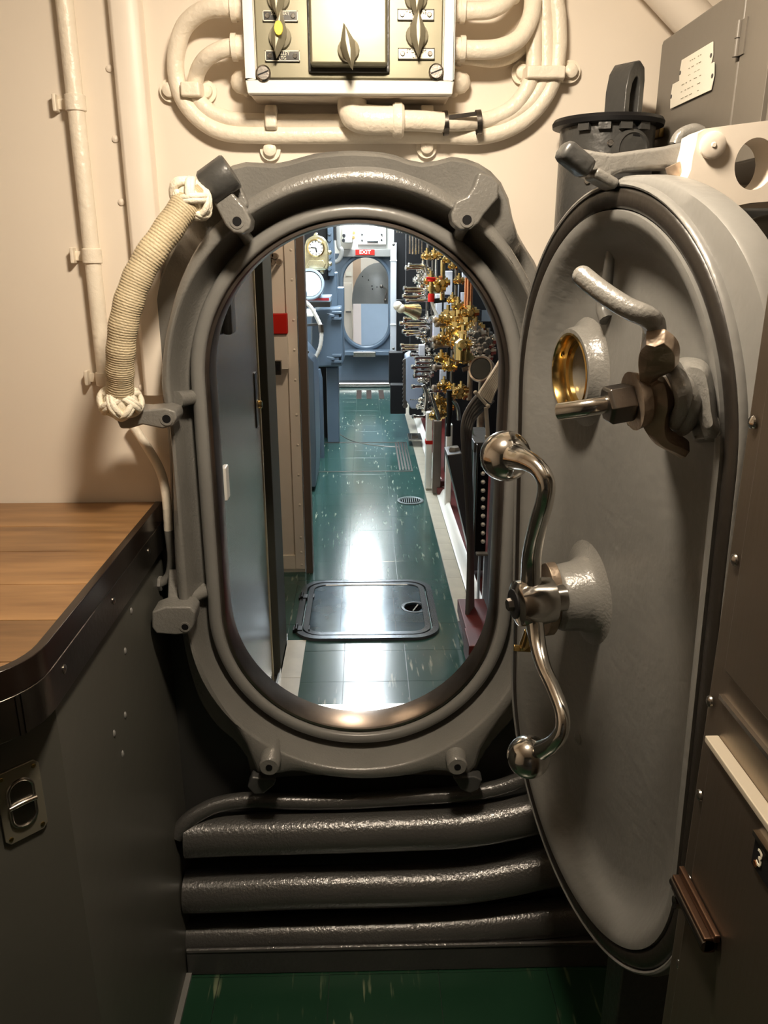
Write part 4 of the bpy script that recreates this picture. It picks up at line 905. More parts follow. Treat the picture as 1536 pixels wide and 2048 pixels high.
# floor hatch
fh = thing('floor_hatch', 'dark steel rounded floor hatch with two hinges and a round finger hole', 'hatch', ((HX0+HX1)/2, (HY0+HY1)/2, 0))
def rrect(x0, x1, y0, y1, r, z, n=8):
    P = []
    for cx, cy, a0 in ((x1-r, y1-r, 0), (x0+r, y1-r, PI/2), (x0+r, y0+r, PI), (x1-r, y0+r, 1.5*PI)):
        for k in range(n+1): a = a0+PI/2*k/n; P.append(V(cx+r*math.cos(a), cy+r*math.sin(a), z))
    return P
FHM = mat('floor_hatch_steel', (.12, .135, .15), .22, .6, bump=.12, bscale=20, mottle=.3, mscale=7)
def rr_(i, z): return rrect(HX0+i, HX1-i, HY0+i, HY1-i, .11-i*.9, z)
bm = NB(); loft(bm, [rr_(0, .001), rr_(.003, .012), rr_(.028, .013), rr_(.031, .004), rr_(.031, .001)]); obj('outer_rim', bm, FHM, fh)
bm = NB(); loft(bm, [rr_(.036, .001), rr_(.037, .012), rr_(.060, .013), rr_(.062, .0095)]); obj('lid_rim', bm, FHM, fh)
hcx, hcy = onZ(829, 1214, .01).x, onZ(829, 1214, .01).y
bm = NB()
i_ = .0625; outer = rr_(i_, .009); ang = [math.atan2(p.y-hcy, p.x-hcx) for p in outer]
outer2 = []
for a, b in zip(outer, outer[1:]+outer[:1]):
    for k in range(4): outer2.append(a.lerp(b, k/4))
inner = [V(hcx+.045*math.cos(math.atan2(p.y-hcy, p.x-hcx)), hcy+.045*math.sin(math.atan2(p.y-hcy, p.x-hcx)), .009) for p in outer2]
LIDM = mat('worn_lid_lino', (.05, .085, .11), .14, .3, bump=.1, bscale=9, mottle=.3, mscale=8)
loft(bm, [outer2, inner, [V(p.x, p.y, -.001) for p in inner]]); lid2 = obj('lid_panel', bm, LIDM, fh)
bm = NB(); lathe(bm, (hcx, hcy, .0005), (0, 0, 1), [(0, .044), (.001, .044)], 24); obj('hole_shade', bm, VOID, lid2)  # black disc closes the shallow hole, its darkness is in the colour
bm = NB(); lathe(bm, (hcx, hcy, .009), (0, 0, 1), [(0, .060), (.002, .058), (.002, .047), (0, .0455)], 32, cap=False); obj('hole_collar', bm, FHM, lid2)
bm = NB(); beam(bm, (hcx-.008, hcy-.03, .005), (hcx+.018, hcy+.035, .005), .006, .004); obj('lift_bar', bm, CHROME, lid2)
for x in (HX0+.19, HX0+.42):
    bm = NB(); box(bm, (x, HY0+.065, .0085), (x+.0015, HY1-.065, .0094)); obj('lid_seam', bm, BLACK, lid2)
for y in (2.98, 3.30):
    bm = NB(); box(bm, (HX0-.004, y-.02, .002), (HX0+.035, y+.02, .016)); lathe(bm, (HX0+.01, y-.025, .018), (0, 1, 0), [(0, .007), (.05, .007)], 10); obj('hinge', bm, BLACK, fh, bev=.001); bm = NB(); box(bm, (HX0+.06, y-.02, .010), (HX0+.066, y+.02, .018)); obj('hinge_stop', bm, BLACK, fh, bev=.001)
# drain
t = thing('floor_drain', 'round grated drain set in the green floor', 'drain', onZ(821, 1002, 0)); c = onZ(821, 1002, 0)
bm = NB(); lathe(bm, c, (0, 0, 1), [(0, .085), (.006, .083), (.008, .070), (.004, .062)], 32, cap=False); rg = obj('ring', bm, mat('drain_iron', (.07, .09, .09), .45, .5), t)
bm = NB(); lathe(bm, c+V(0, 0, .001), (0, 0, 1), [(0, .062), (.002, .062)], 28); obj('pan', bm, VOID, t)  # matte black paints the dark under the grate
for k in range(-4, 5):
    x = k*.013; l = math.sqrt(.06**2-x*x); bm = NB(); box(bm, (c.x+x-.003, c.y-l, .003), (c.x+x+.003, c.y+l, .0065)); obj('grate_bar', bm, _m['drain_iron'], rg)
# access cover outline
t = thing('access_cover', 'large flush floor cover outlined by a thin metal edge, with a grooved strip', 'floor cover', onZ(720, 915, 0))
a = onZ(620, 944, 0); b = onZ(826, 944, 0); c_ = onZ(801, 885, 0)
y0, y1, x1 = a.y, c_.y, b.x
EDGE = mat('brown_metal_edge', (.16, .13, .12), .35, .7)
bm = NB(); box(bm, (-.62, y0-.006, 0), (x1, y0+.006, .003)); box(bm, (-.62, y1-.006, 0), (x1, y1+.006, .003)); box(bm, (x1-.008, y0, 0), (x1, y1, .003)); obj('edge', bm, EDGE, t)
for k in range(4):
    bm = NB(); box(bm, (x1-.03-k*.022, y0+.03, 0), (x1-.018-k*.022, y1-.02, .004)); obj('rib_strip', bm, EDGE, t)
t = thing('curved_joint', 'thin curved metal joint line in the green floor', 'joint strip', onZ(740, 888, 0))
P = [onZ(x, y, .001) for x, y in ((676, 863), (682, 870), (700, 880), (725, 887), (760, 892), (800, 894))]; bm = NB(); tube(bm, P, .0035, n=8, sm=4); obj('strip', bm, EDGE, t)
for x0, x1_, in ((713, 723), (733, 743), (758, 768)):
    p = onZ((x0+x1_)/2, 791, 0); bm = NB(); box(bm, (p.x-.027, 8.45, 0), (p.x+.027, 9.0, .003)); t = obj('anti_slip_strip', bm, mat('anti_slip_brown', (.06, .045, .04), .8, spec=.1), None); tag(t, 'short brown anti-slip strip before the far hatch, %s of three' % ('left' if x0 == 713 else 'middle' if x0 == 733 else 'right'), 'floor strip', 'anti-slip strips')
# right border curb, red deck
cb = thing('curb', 'white rounded curb along the right side of the green floor', 'curb', (.48, 5.5, 0))
bm = NB(); prof = [(.461, 0), (.461, .006), (.478, .010), (.488, .030), (.497, .045), (.51, .048), (.512, 0)]
loft(bm, [[V(x, 2.98, z) for x, z in prof], [V(x, 8.2, z) for x, z in prof]], cap0=True, cap1=True); obj('molding', bm, WHITEP, cb, ang=60)
bm = NB(); box(bm, (.513, 1.7, .0), (room_x1, 9.35, .012)); t = obj('red_deck', bm, REDD, None, flat=True); tag(t, 'red painted deck strip under the valves at right', 'deck')
bm = NB(); box(bm, (.40, 2.05, .0), (.512, 2.95, .02)); t = obj('deck_edge', bm, REDD, None, flat=True); tag(t, 'dark red deck edge just beyond the lower right of the hatch', 'deck')
rbk = thing('foundation', 'stepped red metal foundation at the lower right beyond the hatch', 'base', (.5, 2.5, 0))
bm = NB(); pbox(bm, 932, 1262, 990, 1290, 2.75, .3); obj('upper_step', bm, REDD, rbk, bev=.004)
bm = NB(); a = onY(938, 1292, 2.6); box(bm, (a.x, 2.6, .02), (a.x+.3, 2.75, a.z)); obj('lower_step', bm, REDD, rbk, bev=.004)

# far bulkhead with oval hatch ---------------------------------------------------------------
def pz(px, py, Y=FY): return onY(px, py, Y)
fc = pz(732, 603); fa = (pz(777, 603).x-pz(688, 603).x)/2; ft = pz(732, 515).z; fb = pz(732, 692).z
fcz = (ft+fb)/2; fh2 = (ft-fb)/2-fa
def fst(off, Y): return [V(x, Y, z) for x, z in stad(off, None, fc.x, fcz, fa, fh2, 96)]
zt_ = pz(732, 507).z
bm = NB(); st = fst(0, FY); outer = []
x0, x1, z0, z1 = room_x0, room_x1, .0, zt_
for p in st:
    dx, dz = p.x-fc.x, p.z-fcz
    k = min([(x1-fc.x)/dx if dx > 1e-9 else 1e9, (x0-fc.x)/dx if dx < -1e-9 else 1e9, (z1-fcz)/dz if dz > 1e-9 else 1e9, (z0-fcz)/dz if dz < -1e-9 else 1e9]); outer.append(V(fc.x+dx*k, FY, fcz+dz*k))
for a, b in ((x0, z0), (x1, z0), (x0, z1), (x1, z1)):
    j = min(range(96), key=lambda i: (outer[i].x-a)**2+(outer[i].z-b)**2); outer[j] = V(a, FY, b)
d = V(0, .05, 0); loft(bm, [st, outer, [p+d for p in outer], [p+d for p in st], st]); struct('wall_far', bm, BLUEG)
bm = NB(); box(bm, (x0, FY, zt_), (x1, FY+.05, 2.2)); struct('wall_far_upper', bm, WHITEP, flat=True)
fhf = thing('far_hatch_frame', 'blue-grey oval hatch frame on the far bulkhead', 'hatch frame', (fc.x, FY, fcz))
bm = NB(); loft(bm, [fst(.045, FY), fst(.045, FY-.03), fst(.035, FY-.04), fst(.012, FY-.04), fst(.0, FY-.025), fst(0, FY+.05)]); obj('rim', bm, BLUEG, fhf, ang=50)
bm = NB(); pbox(bm, 685, 498, 790, 514, FY-.14, .14); t = obj('header_beam', bm, GREYL, None, bev=.01); tag(t, 'grey beam above the far oval hatch carrying the exit sign', 'beam')
es = thing('exit_sign', 'red EXIT sign above the far oval hatch', 'sign', pz(730, 504, FY-.16))
bm = NB(); pbox(bm, 711, 499, 749, 510, FY-.16, .018); obj('board', bm, RED, es)
a = pz(711, 499, FY-.16); b = pz(749, 510, FY-.16)
text('lettering', 'EXIT', (a.z-b.z)*1.0, ((a.x+b.x)/2, FY-.162, (a.z+b.z)/2), (1, 0, 0), (0, 0, 1), WHITE, es, squeeze=1.1)
# ledge, step
bm = NB(); pbox(bm, 686, 703, 781, 711, FY-.22, .22); t = obj('ledge', bm, BLUEG, None, bev=.006); tag(t, 'blue-grey ledge below the far oval hatch', 'ledge')
bm = NB(); pbox(bm, 707, 704, 751, 714, FY-.28, .06); t = obj('step_plate', bm, STEEL, None, bev=.003); tag(t, 'steel step plate on the ledge of the far hatch', 'step')
bm = NB(); p0 = onZ(676, 776, 0); box(bm, (-.35, 9.2, 0), (.33, 9.39, .06)); t = obj('kick_plate', bm, STEEL, None, bev=.02); tag(t, 'bright steel kick plate at the foot of the far bulkhead', 'kick plate')
# breaker box on far wall
fbx = thing('far_switch_box', 'white switch box on the wall above the far hatch', 'switch box', pz(742, 490))
bm = NB(); pbox(bm, 715, 440, 772, 489, FY-.10, .10); o = obj('case', bm, WHITEP, fbx, bev=.006)
bm = NB(); pbox(bm, 719, 440, 768, 486, FY-.108, .01); obj('face', bm, WHITEP, o)
bm = NB(); pbox(bm, 734, 440, 755, 483, FY-.125, .018); obj('cover', bm, WHITEP, o)
bm = NB(); pbox(bm, 734, 482, 756, 485, FY-.127, .01); obj('handle', bm, BLACK, o)
for x, y in ((724, 469), (724, 481), (763, 469), (763, 480)):
    bm = NB(); lathe(bm, pz(x, y, FY-.108), (0, -1, 0), [(0, .012), (.03, .008)], 8); obj('switch_knob', bm, BLACK, o)
# compartment behind the far hatch
for nm, lo, hi, m in (('wall_end', (-1.0, 11.2, 0), (1.2, 11.25, 2.2), CREAM), ('wall_end_left', (-1.05, 9.45, 0), (-1.0, 11.2, 2.2), CREAM), ('wall_end_right', (1.2, 9.45, 0), (1.25, 11.2, 2.2), CREAM)):
    bm = NB(); box(bm, lo, hi); struct(nm, bm, m, flat=True)
bd = thing('distant_hatch_door', 'distant grey hatch door with dark ball handles seen through the far oval hatch', 'hatch door', pz(750, 560, 9.9))
bm = NB(); cen = onY(722, 606, 9.95); R_ = .33
loft(bm, [[V(cen.x+.22+r*math.cos(a), 9.95+.05*(r/R_)**2*1.2, cen.z+.02+r*1.35*math.sin(a)) for a in [k*2*PI/32 for k in range(32)]] for r in (.33, .30, .22, .12, .03)], cap1=True); obj('dished_panel', bm, GREYL, bd, ang=60)
bm = NB(); tube(bm, [onY(764, 573, 9.8), onY(773, 580, 9.8), onY(771, 592, 9.8), onY(770, 603, 9.8), onY(773, 613, 9.8), onY(772, 622, 9.8)], .011, n=10)
for x, y in ((763, 573), (771, 600), (771, 628)): sphere(bm, onY(x, y, 9.8), .022, 12)
bm2 = obj('ball_handle', bm, STEELD, bd, ang=60)
for x, y in ((725, 553), (737, 560), (744, 572), (754, 574), (745, 578)): dome('bolt_head', onY(x, y, 9.93), (0, -1, 0), .008, BLACK, bd)
bm = NB(); box(bm, (cen.x+.1, 9.99, 0), (cen.x+.16, 10.03, cen.z+.02)); obj('hinge_post', bm, DKGREY, bd)
bm = NB(); box(bm, (onY(706, 560, 10.3).x, 10.30, .0), (onY(722, 560, 10.3).x, 10.33, 2.0)); pn = obj('partition', bm, TAN, None); tag(pn, 'tall tan panel seen through the left of the far hatch', 'panel')
bm = NB(); a_ = onY(706, 608, 9.72); b_ = onY(723, 608, 9.72); box(bm, (a_.x, 9.72, 0), (b_.x, 9.75, a_.z)); t = obj('pink_screen', bm, PINK, None); tag(t, 'pale pink panel seen low through the far hatch', 'panel')
bm = NB(); a_ = onY(722, 608, 9.70); b_ = onY(800, 608, 9.70); box(bm, (a_.x, 9.7, 0), (b_.x, 9.73, a_.z)); t = obj('pale_blue_screen', bm, BLUEL, None); tag(t, 'pale blue-grey panel filling the lower half of the far hatch', 'panel')
t = thing('distant_locker', 'cream locker seen at the far left through the oval hatch', 'locker', onY(695, 620, 10.6))
bm = NB(); a_ = onY(680, 566, 10.6); b_ = onY(703, 566, 10.6); box(bm, (a_.x, 10.6, 0), (b_.x, 10.8, a_.z)); o = obj('body', bm, CREAM, t, bev=.005)
bm = NB(); pbox(bm, 683, 570, 699, 622, 10.59, .012); obj('upper_door', bm, CREAM, t, bev=.003); bm = NB(); pbox(bm, 683, 626, 699, 690, 10.59, .012); obj('lower_door', bm, CREAM, t, bev=.003)
bm = NB(); pbox(bm, 692, 622, 702, 625, 10.57, .02); obj('handle', bm, STEEL, t)
bm = NB(); pbox(bm, 692, 543, 703, 552, 11.18, .02); o = obj('notice', bm, WHITE, None); tag(o, 'small pale notice above the distant cream locker', 'notice')

# left machinery ------------------------------------------------------------------------------
LY = 6.4
bk = thing('machine_cabinet', 'tall blue-grey equipment cabinet with dark recess, left of the far hatch', 'cabinet', onY(640, 790, LY))
bm = NB(); pbox(bm, 560, 400, 657, 560, LY+.1, .3); obj('dark_recess', bm, BLACK, bk)
bm = NB(); pbox(bm, 655, 400, 667, 552, LY+.02, .3); ch = obj('channel', bm, BLUEG, bk, bev=.004)
bm = NB(); pbox(bm, 667, 400, 672, 480, LY+.02, .2); obj('dark_strip', bm, BLACK, bk)
for y in (467, 480, 500, 515, 538): bolt('bolt', onY(659, y, LY+.02), (0, -1, 0), .016, .02, BLUEG, ch)
bm = NB(); pbox(bm, 640, 545, 675, 640, LY+.12, .25); obj('upper_box', bm, BLUEG, bk, bev=.01)
bm = NB(); pbox(bm, 656, 575, 688, 625, LY+.2, .2); obj('shelf_box', bm, BLUEG, bk, bev=.01)
pnl = thing('blue_gear_housing', 'blue-grey gear housing with two clamp latches beside the far hatch', 'housing', onY(655, 735, LY))
bm = NB(); plate(bm, [(622,622),(640,617),(682,615),(685,640),(688,720),(684,733),(628,735),(622,700)], LY-.1, .35); gh = obj('body', bm, BLUEG, pnl, bev=.015)
for y0 in (620, 706):
    for k, (dx, dy) in enumerate(((0, 0), (0, 12))):
        bm = NB(); pbox(bm, 664, y0+dy+3, 683, y0+dy+8, LY-.16, .07); obj('latch_jaw', bm, BLUEG, gh, bev=.004)
    bm = NB(); pbox(bm, 668, y0+6, 678, y0+18, LY-.15, .06); obj('latch_body', bm, BLUEG, gh, bev=.004)
    bm = NB(); beam(bm, onY(653, y0+9, LY-.16), onY(669, y0+12, LY-.16), .03, .02); obj('latch_lever', bm, BLUEG, gh, bev=.004)
bm = NB(); a = onY(652, 735, LY); b = onY(677, 795, LY); box(bm, (a.x, LY, 0), (b.x, LY+.25, a.z)); obj('leg', bm, BLUEG, pnl, bev=.008)
bm = NB(); a = onY(628, 735, LY); b = onY(652, 795, LY); box(bm, (a.x, LY+.2, 0), (b.x, LY+.3, a.z)); obj('gap_shade', bm, BLACK, pnl)  # black block stands in for the shaded gap beside the leg
# clock gauge
CGY = 6.0
cg = thing('gauge_clock', 'polished brass dial gauge with rounded case, upper left of the far room', 'gauge', onY(632, 505, CGY))
bm = NB(); PB = mat('pale_brass', (.78, .70, .45), .25, .9, bump=.3, bscale=30, mottle=.35, mscale=14)
plate(bm, [(613,480),(622,473),(632,470),(643,473),(651,480),(656,495),(657,520),(657,532),(650,540),(616,540),(609,532),(609,510),(609,495)], CGY, .12, 3); cgb = obj('case', bm, PB, cg, bev=.01)
for x, y in ((607,503),(659,505),(608,528),(660,528),(622,543),(645,543),(632,470)): bm = NB(); sphere(bm, onY(x, y, CGY+.04), .017, 10); obj('lug', bm, PB, cgb)
dc = onY(632, 496, CGY)
bm = NB(); lathe(bm, dc, (0, -1, 0), [(0, .062), (.02, .062), (.024, .054), (.016, .052)], 30, cap=False); obj('bezel', bm, BRASS, cg)
bm = NB(); lathe(bm, dc, (0, -1, 0), [(0, .053), (.012, .053)], 28); dial = obj('dial', bm, WHITE, cg)
for k in range(12):
    a = k*PI/6; bm = NB(); beam(bm, dc+V(.038*math.cos(a), -.013, .038*math.sin(a)), dc+V(.050*math.cos(a), -.013, .050*math.sin(a)), .0045, .002, up=(0, 1, 0)); obj('tick', bm, BLACK, dial)
bm = NB(); beam(bm, dc+V(0, -.015, 0), dc+V(-.036, -.015, .004), .007, .002, up=(0, 1, 0)); beam(bm, dc+V(0, -.016, 0), dc+V(.005, -.016, -.030), .008, .002, up=(0, 1, 0)); obj('pointer', bm, BLACK, dial)
bm = NB(); plate(bm, [(618,520),(646,520),(652,528),(648,537),(618,537),(613,528)], CGY-.02, .03); obj('lower_plate', bm, PB, cgb, bev=.006)
t = thing('round_mirror_drum', 'round white drum with pale blue rim below the brass gauge', 'drum', onY(621, 568, 5.8)); c = onY(619, 568, 5.8)
bm = NB(); lathe(bm, c, (.05, -1, .12), [(-.25, .10), (0, .105), (.01, .100), (.01, .088), (-.02, .086)], 36); dr_ = obj('rim', bm, BLUEL, t)
bm = NB(); lathe(bm, c, (.05, -1, .12), [(-.02, .085), (.0, .084), (.006, .07)], 32); obj('face', bm, WHITEP, t)
bm = NB(); tube(bm, [onY(603, 575, 5.72), onY(607, 578, 5.70), onY(611, 585, 5.70), onY(611, 592, 5.74)], .010, n=10); obj('loop_handle', bm, BLUEL, t)
t = thing('red_indicator_bar', 'narrow shelf bar with a dark red strip under the white drum', 'indicator', onY(640, 600, 5.9))
bm = NB(); pbox(bm, 600, 593, 661, 604, 5.9, .3); o = obj('bar', bm, BLUEL, t, bev=.004); bm = NB(); pbox(bm, 608, 596, 658, 601, 5.895, .01); obj('red_strip', bm, mat('deep_red', (.30, .01, .02), .3), o)
bm = NB(); pbox(bm, 600, 604, 660, 614, 5.95, .3); obj('underside', bm, DKGREY, t)
t = thing('white_bench', 'small white bench shelf at the far left', 'shelf', onY(615, 628, 5.5)); bm = NB(); pbox(bm, 598, 624, 626, 634, 5.5, .35); obj('top', bm, WHITEP, t, bev=.006); bm = NB(); a = onY(606, 634, 5.6); box(bm, (a.x-.02, 5.6, 0), (a.x+.02, 5.64, a.z)); obj('leg', bm, STEELD, t)
t = thing('curved_hose', 'white wrapped hose curving in front of the blue housing', 'hose', onY(640, 660, 5.3))
bm = NB(); P = catmull([onY(x, y, 5.3) for x, y in ((600,598),(612,605),(622,615),(630,628),(637,642),(642,655),(643,670),(641,690),(636,705),(629,718))], 12); tube(bm, P, [.0125+.0015*(i % 6 == 0) for i in range(len(P))], n=12, sm=1); obj('hose', bm, WHITEP, t, ang=80)
bm = NB(); lathe(bm, onY(641, 649, 5.3), (.1, 0, -1), [(0, .017), (.05, .017)], 12); obj('collar', bm, STEELD, t)
bm = NB(); beam(bm, onY(598, 652, 5.32), onY(641, 648, 5.32), .015, .015); obj('hose_bracket', bm, DKGREY, t)
lc = thing('blue_console', 'low blue-grey console with slanted top at the far left', 'console', onY(618, 800, 5.0))
bm = NB(); a = onY(604, 700, 5.0); zt2 = onY(606, 690, 5.0).z; zf = onY(626, 725, 5.0).z; xr = onY(628, 740, 5.0).x; xl = -.62
prism(bm, [V(xl, 5.0, .03), V(xr-.01, 5.0, .03), V(xr, 5.0, .25), V(xr, 5.0, zf), V(xr-.09, 5.0, zt2), V(xl, 5.0, zt2)], (0, .5, 0)); o = obj('body', bm, BLUEG, lc, bev=.008)
bm = NB(); pbox(bm, 611, 745, 616, 758, 4.99, .012); obj('label_plate', bm, BLACK, o); bm = NB(); pbox(bm, 607, 790, 612, 800, 4.98, .02); obj('catch', bm, WHITEP, o); bm = NB(); pbox(bm, 614, 856, 619, 868, 4.99, .02); obj('dark_catch', bm, BLACK, o)
bm = NB(); tube(bm, [onY(607, 720, 4.97), onY(607, 728, 4.95), onY(611, 723, 4.95), onY(613, 716, 4.97)], .006, n=8); obj('pull', bm, CHROME, o)
for x in (612, 615): dome('bolt_head', onY(x, 704, 4.99), (0, -1, 0), .01, STEELD, o)
t = thing('grey_conduit_loop', 'grey conduit bent in a U beside the far switch box', 'conduit', onY(680, 500, 8.2)); bm = NB()
tube(bm, [V(onY(676, 480, 8.2).x, 8.2, 2.2), onY(676, 480, 8.2), onY(683, 500, 8.2), onY(681, 515, 8.2), onY(674, 523, 8.2), onY(664, 525, 8.2)], .022, n=12); obj('pipe', bm, GREYL, t, ang=60)
t = thing('junction_box', 'pale junction box with knobs left of the far switch box', 'box', onY(690, 470, 8.9)); bm = NB(); pbox(bm, 684, 440, 706, 486, 8.9, .5); o = obj('case', bm, WHITEP, t, bev=.02)
for x, y in ((687,481),(688,471),(708,466),(707,475)): bm = NB(); lathe(bm, onY(x, y, 8.88), (0, -1, 0), [(-.02, .02), (.02, .015)], 8); obj('knob', bm, BLACK if x < 700 else BRASS, o)
t = thing('lower_pipe_stub', 'thick grey pipe stub behind the blue console', 'pipe', onY(635, 745, 6.2)); bm = NB(); tube(bm, [onY(622, 730, 5.9), onY(632, 742, 5.9), onY(640, 757, 5.9), V(onY(640, 757, 5.9).x, 5.9, 0)], .02, n=10, sm=2); obj('pipe', bm, BLUEG, t)

# right machinery -------------------------------------------------------------------------------
sr = thing('light_rail', 'tall bright metal rail left of the black panels', 'rail', onY(787, 600, 7.6))
bm = NB(); pbox(bm, 781, 485, 793, 703, 7.6, .05); rl = obj('channel', bm, mat('bright_aluminium', (.80, .84, .90), .25, .5), sr, bev=.004)
for y in (520, 648): 
    bm = NB(); pbox(bm, 780, y, 794, y+2, 7.59, .01); obj('band', bm, WHITEP, rl)
for y in (489, 697): dome('rivet', onY(787, y, 7.6), (0, -1, 0), .012, STEELD, rl)
bp = thing('black_panel_stack', 'tall black panels behind the lever rows', 'panel', onY(800, 700, 7.2))
for (x0, y0, x1, y1, Y) in ((788,440,850,640,7.7),(793,600,820,780,7.3),(778,705,806,768,7.0),(781,770,812,828,6.6),(812,440,980,620,7.0),(820,620,960,830,6.9)):
    bm = NB(); pbox(bm, x0, y0, x1, y1, Y, .12); obj('panel', bm, BLACK, bp, bev=.006)
bm = NB(); box(bm, (.52, 7.35, .013), (.9, 7.4, 1.4)); obj('back_panel', bm, BLACK, bp)
t = thing('slotted_grille', 'row of bright vertical slats high on the right', 'grille', onY(850, 480, 6.4))
for x in (793, 798, 803, 818, 824, 830, 836, 842):
    bm = NB(); y1 = 470 if x < 810 else 509; a_ = onY(x, y1-abs(x-828)*.15, 6.4); box(bm, (a_.x, 6.4, a_.z), (a_.x+.010, 6.42, 2.2)); obj('slat', bm, CHROME, t)
# lever rows (manifold)
mf = thing('valve_manifold', 'big manifold of brass valves and polished lever handles on the right', 'valves', onY(900, 830, 5.2))
def valve(x, y, Y, s, m=BRASS, name='valve'):
    c = onY(x, y, Y); bm = NB()
    lathe(bm, c+V(-.045*s, 0, 0), (1, 0, 0), [(0, .016*s), (.010*s, .016*s), (.011*s, .028*s), (.022*s, .028*s), (.024*s, .020*s), (.045*s, .026*s), (.066*s, .020*s), (.068*s, .030*s), (.080*s, .030*s), (.081*s, .018*s), (.095*s, .018*s)], 12)
    lathe(bm, c+V(0, -.015*s, 0), (0, -1, 0), [(0, .022*s), (.018*s, .022*s), (.019*s, .014*s), (.035*s, .014*s)], 6)
    lathe(bm, c+V(0, 0, .0), (0, 0, 1), [(0, .02*s), (.028*s, .018*s), (.029*s, .024*s), (.040*s, .024*s), (.041*s, .01*s), (.06*s, .01*s)], 6)
    v = obj(name, bm, m, mf, ang=30)
    return v, c
def hlever(x0, x1, y, Y, r=.009, bend=None, m=CHROME, par=None):
    a = onY(x0, y, Y-.02); b = onY(x1, y, Y)
    bm = NB(); pts = [a, b]
    if bend: pts = [a, a.lerp(b, .75), onY(x1, y+bend*.35, Y), onY(x1+2, y+bend, Y)]
    tube(bm, pts, r, n=10, sm=1 if not bend else 3); lathe(bm, a, a-b, [(-.018, r*1.5), (0, r*1.6), (.006, r*1.2)], 10); obj('lever', bm, m, par or mf)
rows_ = [(531, 818, 850, 12), (536, 812, 846, 9), (577, 808, 846, 8), (583, 810, 848, -6), (593, 806, 848, -10), (601, 812, 860, 0), (638, 808, 852, 8), (647, 800, 850, 0), (652, 810, 856, 6), (663, 806, 842, 8), (668, 812, 850, -6), (691, 802, 850, -6), (698, 804, 846, 6), (709, 822, 850, 0), (715, 830, 864, 6), (725, 832, 866, 0), (734, 824, 862, -6), (742, 830, 860, 0), (752, 828, 852, -4), (773, 824, 852, 12), (781, 858, 890, 0), (833, 826, 852, -14)]
for y, x0, x1, bd_ in rows_:
    hlever(x0, x1, y, 5.6, .011, bd_ if bd_ else None)
for x, y in ((846,540),(852,548),(838,560),(850,562),(843,573),(860,575),(838,586),(846,596),(856,640),(848,655),(842,672),(852,680),(846,700),(862,712),(850,722),(864,735),(854,748),(846,760),(858,790),(848,800),(842,812),(856,820)):
    v, c = valve(x, y, 5.65+random.uniform(-.05, .15), .75+random.random()*.3, CHROME, 'lever_block')
for x, y, s, Y in ((868,512,1.1,5.6),(854,513,1.1,5.7),(884,506,.9,5.4),(896,520,1.0,5.2),(906,533,.8,5.0),(862,563,1.3,5.3),(874,577,1.3,5.2),(884,565,1.2,5.2),(896,636,1.5,4.9),(908,640,1.6,4.8),(912,662,1.6,4.7),(930,640,1.5,4.7),(934,652,1.5,4.6),(940,625,1.2,4.6),(888,640,1.1,5.0),(892,652,1.0,5.0),(886,676,1.1,4.9),(896,684,1.1,4.9),(904,676,1.1,4.8),(914,688,1.2,4.7),(926,684,1.8,4.5),(932,700,1.8,4.5),(928,716,1.6,4.4),(882,718,1.1,4.8),(892,722,1.0,4.8),(898,735,1.1,4.7),(888,772,1.1,4.6),(898,780,1.0,4.6),(908,786,1.1,4.5),(918,790,1.1,4.4),(922,780,1.0,4.4),(876,802,1.0,4.6),(884,812,1.1,4.6),(892,815,1.1,4.6),(872,832,1.1,4.5),(880,828,1.0,4.5),(916,612,1.0,4.7),(940,672,1.2,4.4),(950,690,1.2,4.3),(918,562,.9,4.9),(952,655,1.1,4.3),(905,600,.9,4.9)):
    v, c = valve(x, y, Y, s*.85, BRASS)
for k, (y, x0, x1) in enumerate(((640, 868, 896), (648, 872, 892), (678, 866, 892), (683, 872, 894), (691, 868, 898), (735, 868, 892), (776, 866, 892))):
    hlever(x0, x1, y, 4.95, .013, None, BRONZE)
for x, y in ((952,668),(960,680),(968,690),(972,702),(958,700),(966,714),(976,680)):
    v, c = valve(x, y, 4.1, 1.0, CHROME, 'silver_valve')
# vertical brass bodies and risers
for x, y0, y1, Y, r, m, nm in ((922,610,720,4.75,.03,BRASS,'brass_column'),(935,600,700,4.7,.022,BRASS,'brass_column'),(886,520,600,5.3,.016,BRASS,'brass_column'),(933,555,612,4.65,.010,COPPER,'copper_pipe'),(938,557,625,4.6,.010,COPPER,'copper_pipe'),(943,562,640,4.6,.010,COPPER,'copper_pipe'),(896,440,520,5.6,.014,CHROME,'riser_pipe'),(874,450,700,5.9,.010,CHROME,'riser_pipe'),(857,450,830,5.95,.012,STEELD,'riser_pipe'),(866,520,830,5.95,.012,STEELD,'riser_pipe'),(916,440,600,5.3,.012,STEELD,'riser_pipe'),(905,700,830,5.0,.012,STEELD,'riser_pipe'),(942,700,800,4.5,.016,BRONZE,'riser_pipe')):
    bm = NB(); tube(bm, [onY(x, y0, Y), V(onY(x, y0, Y).x, Y, onY(x, y1, Y).z)], r, n=12, sm=1); obj(nm, bm, m, mf)
bm = NB(); c = onY(929, 700, 4.35); lathe(bm, c+V(0, 0, -.06), (0, 0, 1), [(0, .03), (.01, .055), (.10, .055), (.12, .03), (.15, .025)], 20); obj('large_valve_body', bm, BRASS, mf)
bm = NB(); lathe(bm, onY(925, 690, 4.30), (0, -1, 0), [(0, .03), (.02, .03), (.03, .018)], 12); obj('bonnet', bm, BRASS, mf)
bm = NB(); box(bm, (.56, 5.42, .012), (1.30, 5.46, 1.05)); obj('dark_backing', bm, BLACK, mf)  # black sheet added to keep the space behind the posts dark
t = thing('funnel_valve', 'brass funnel fitting with a white knotted end projecting left', 'valve', onY(815, 620, 5.2))
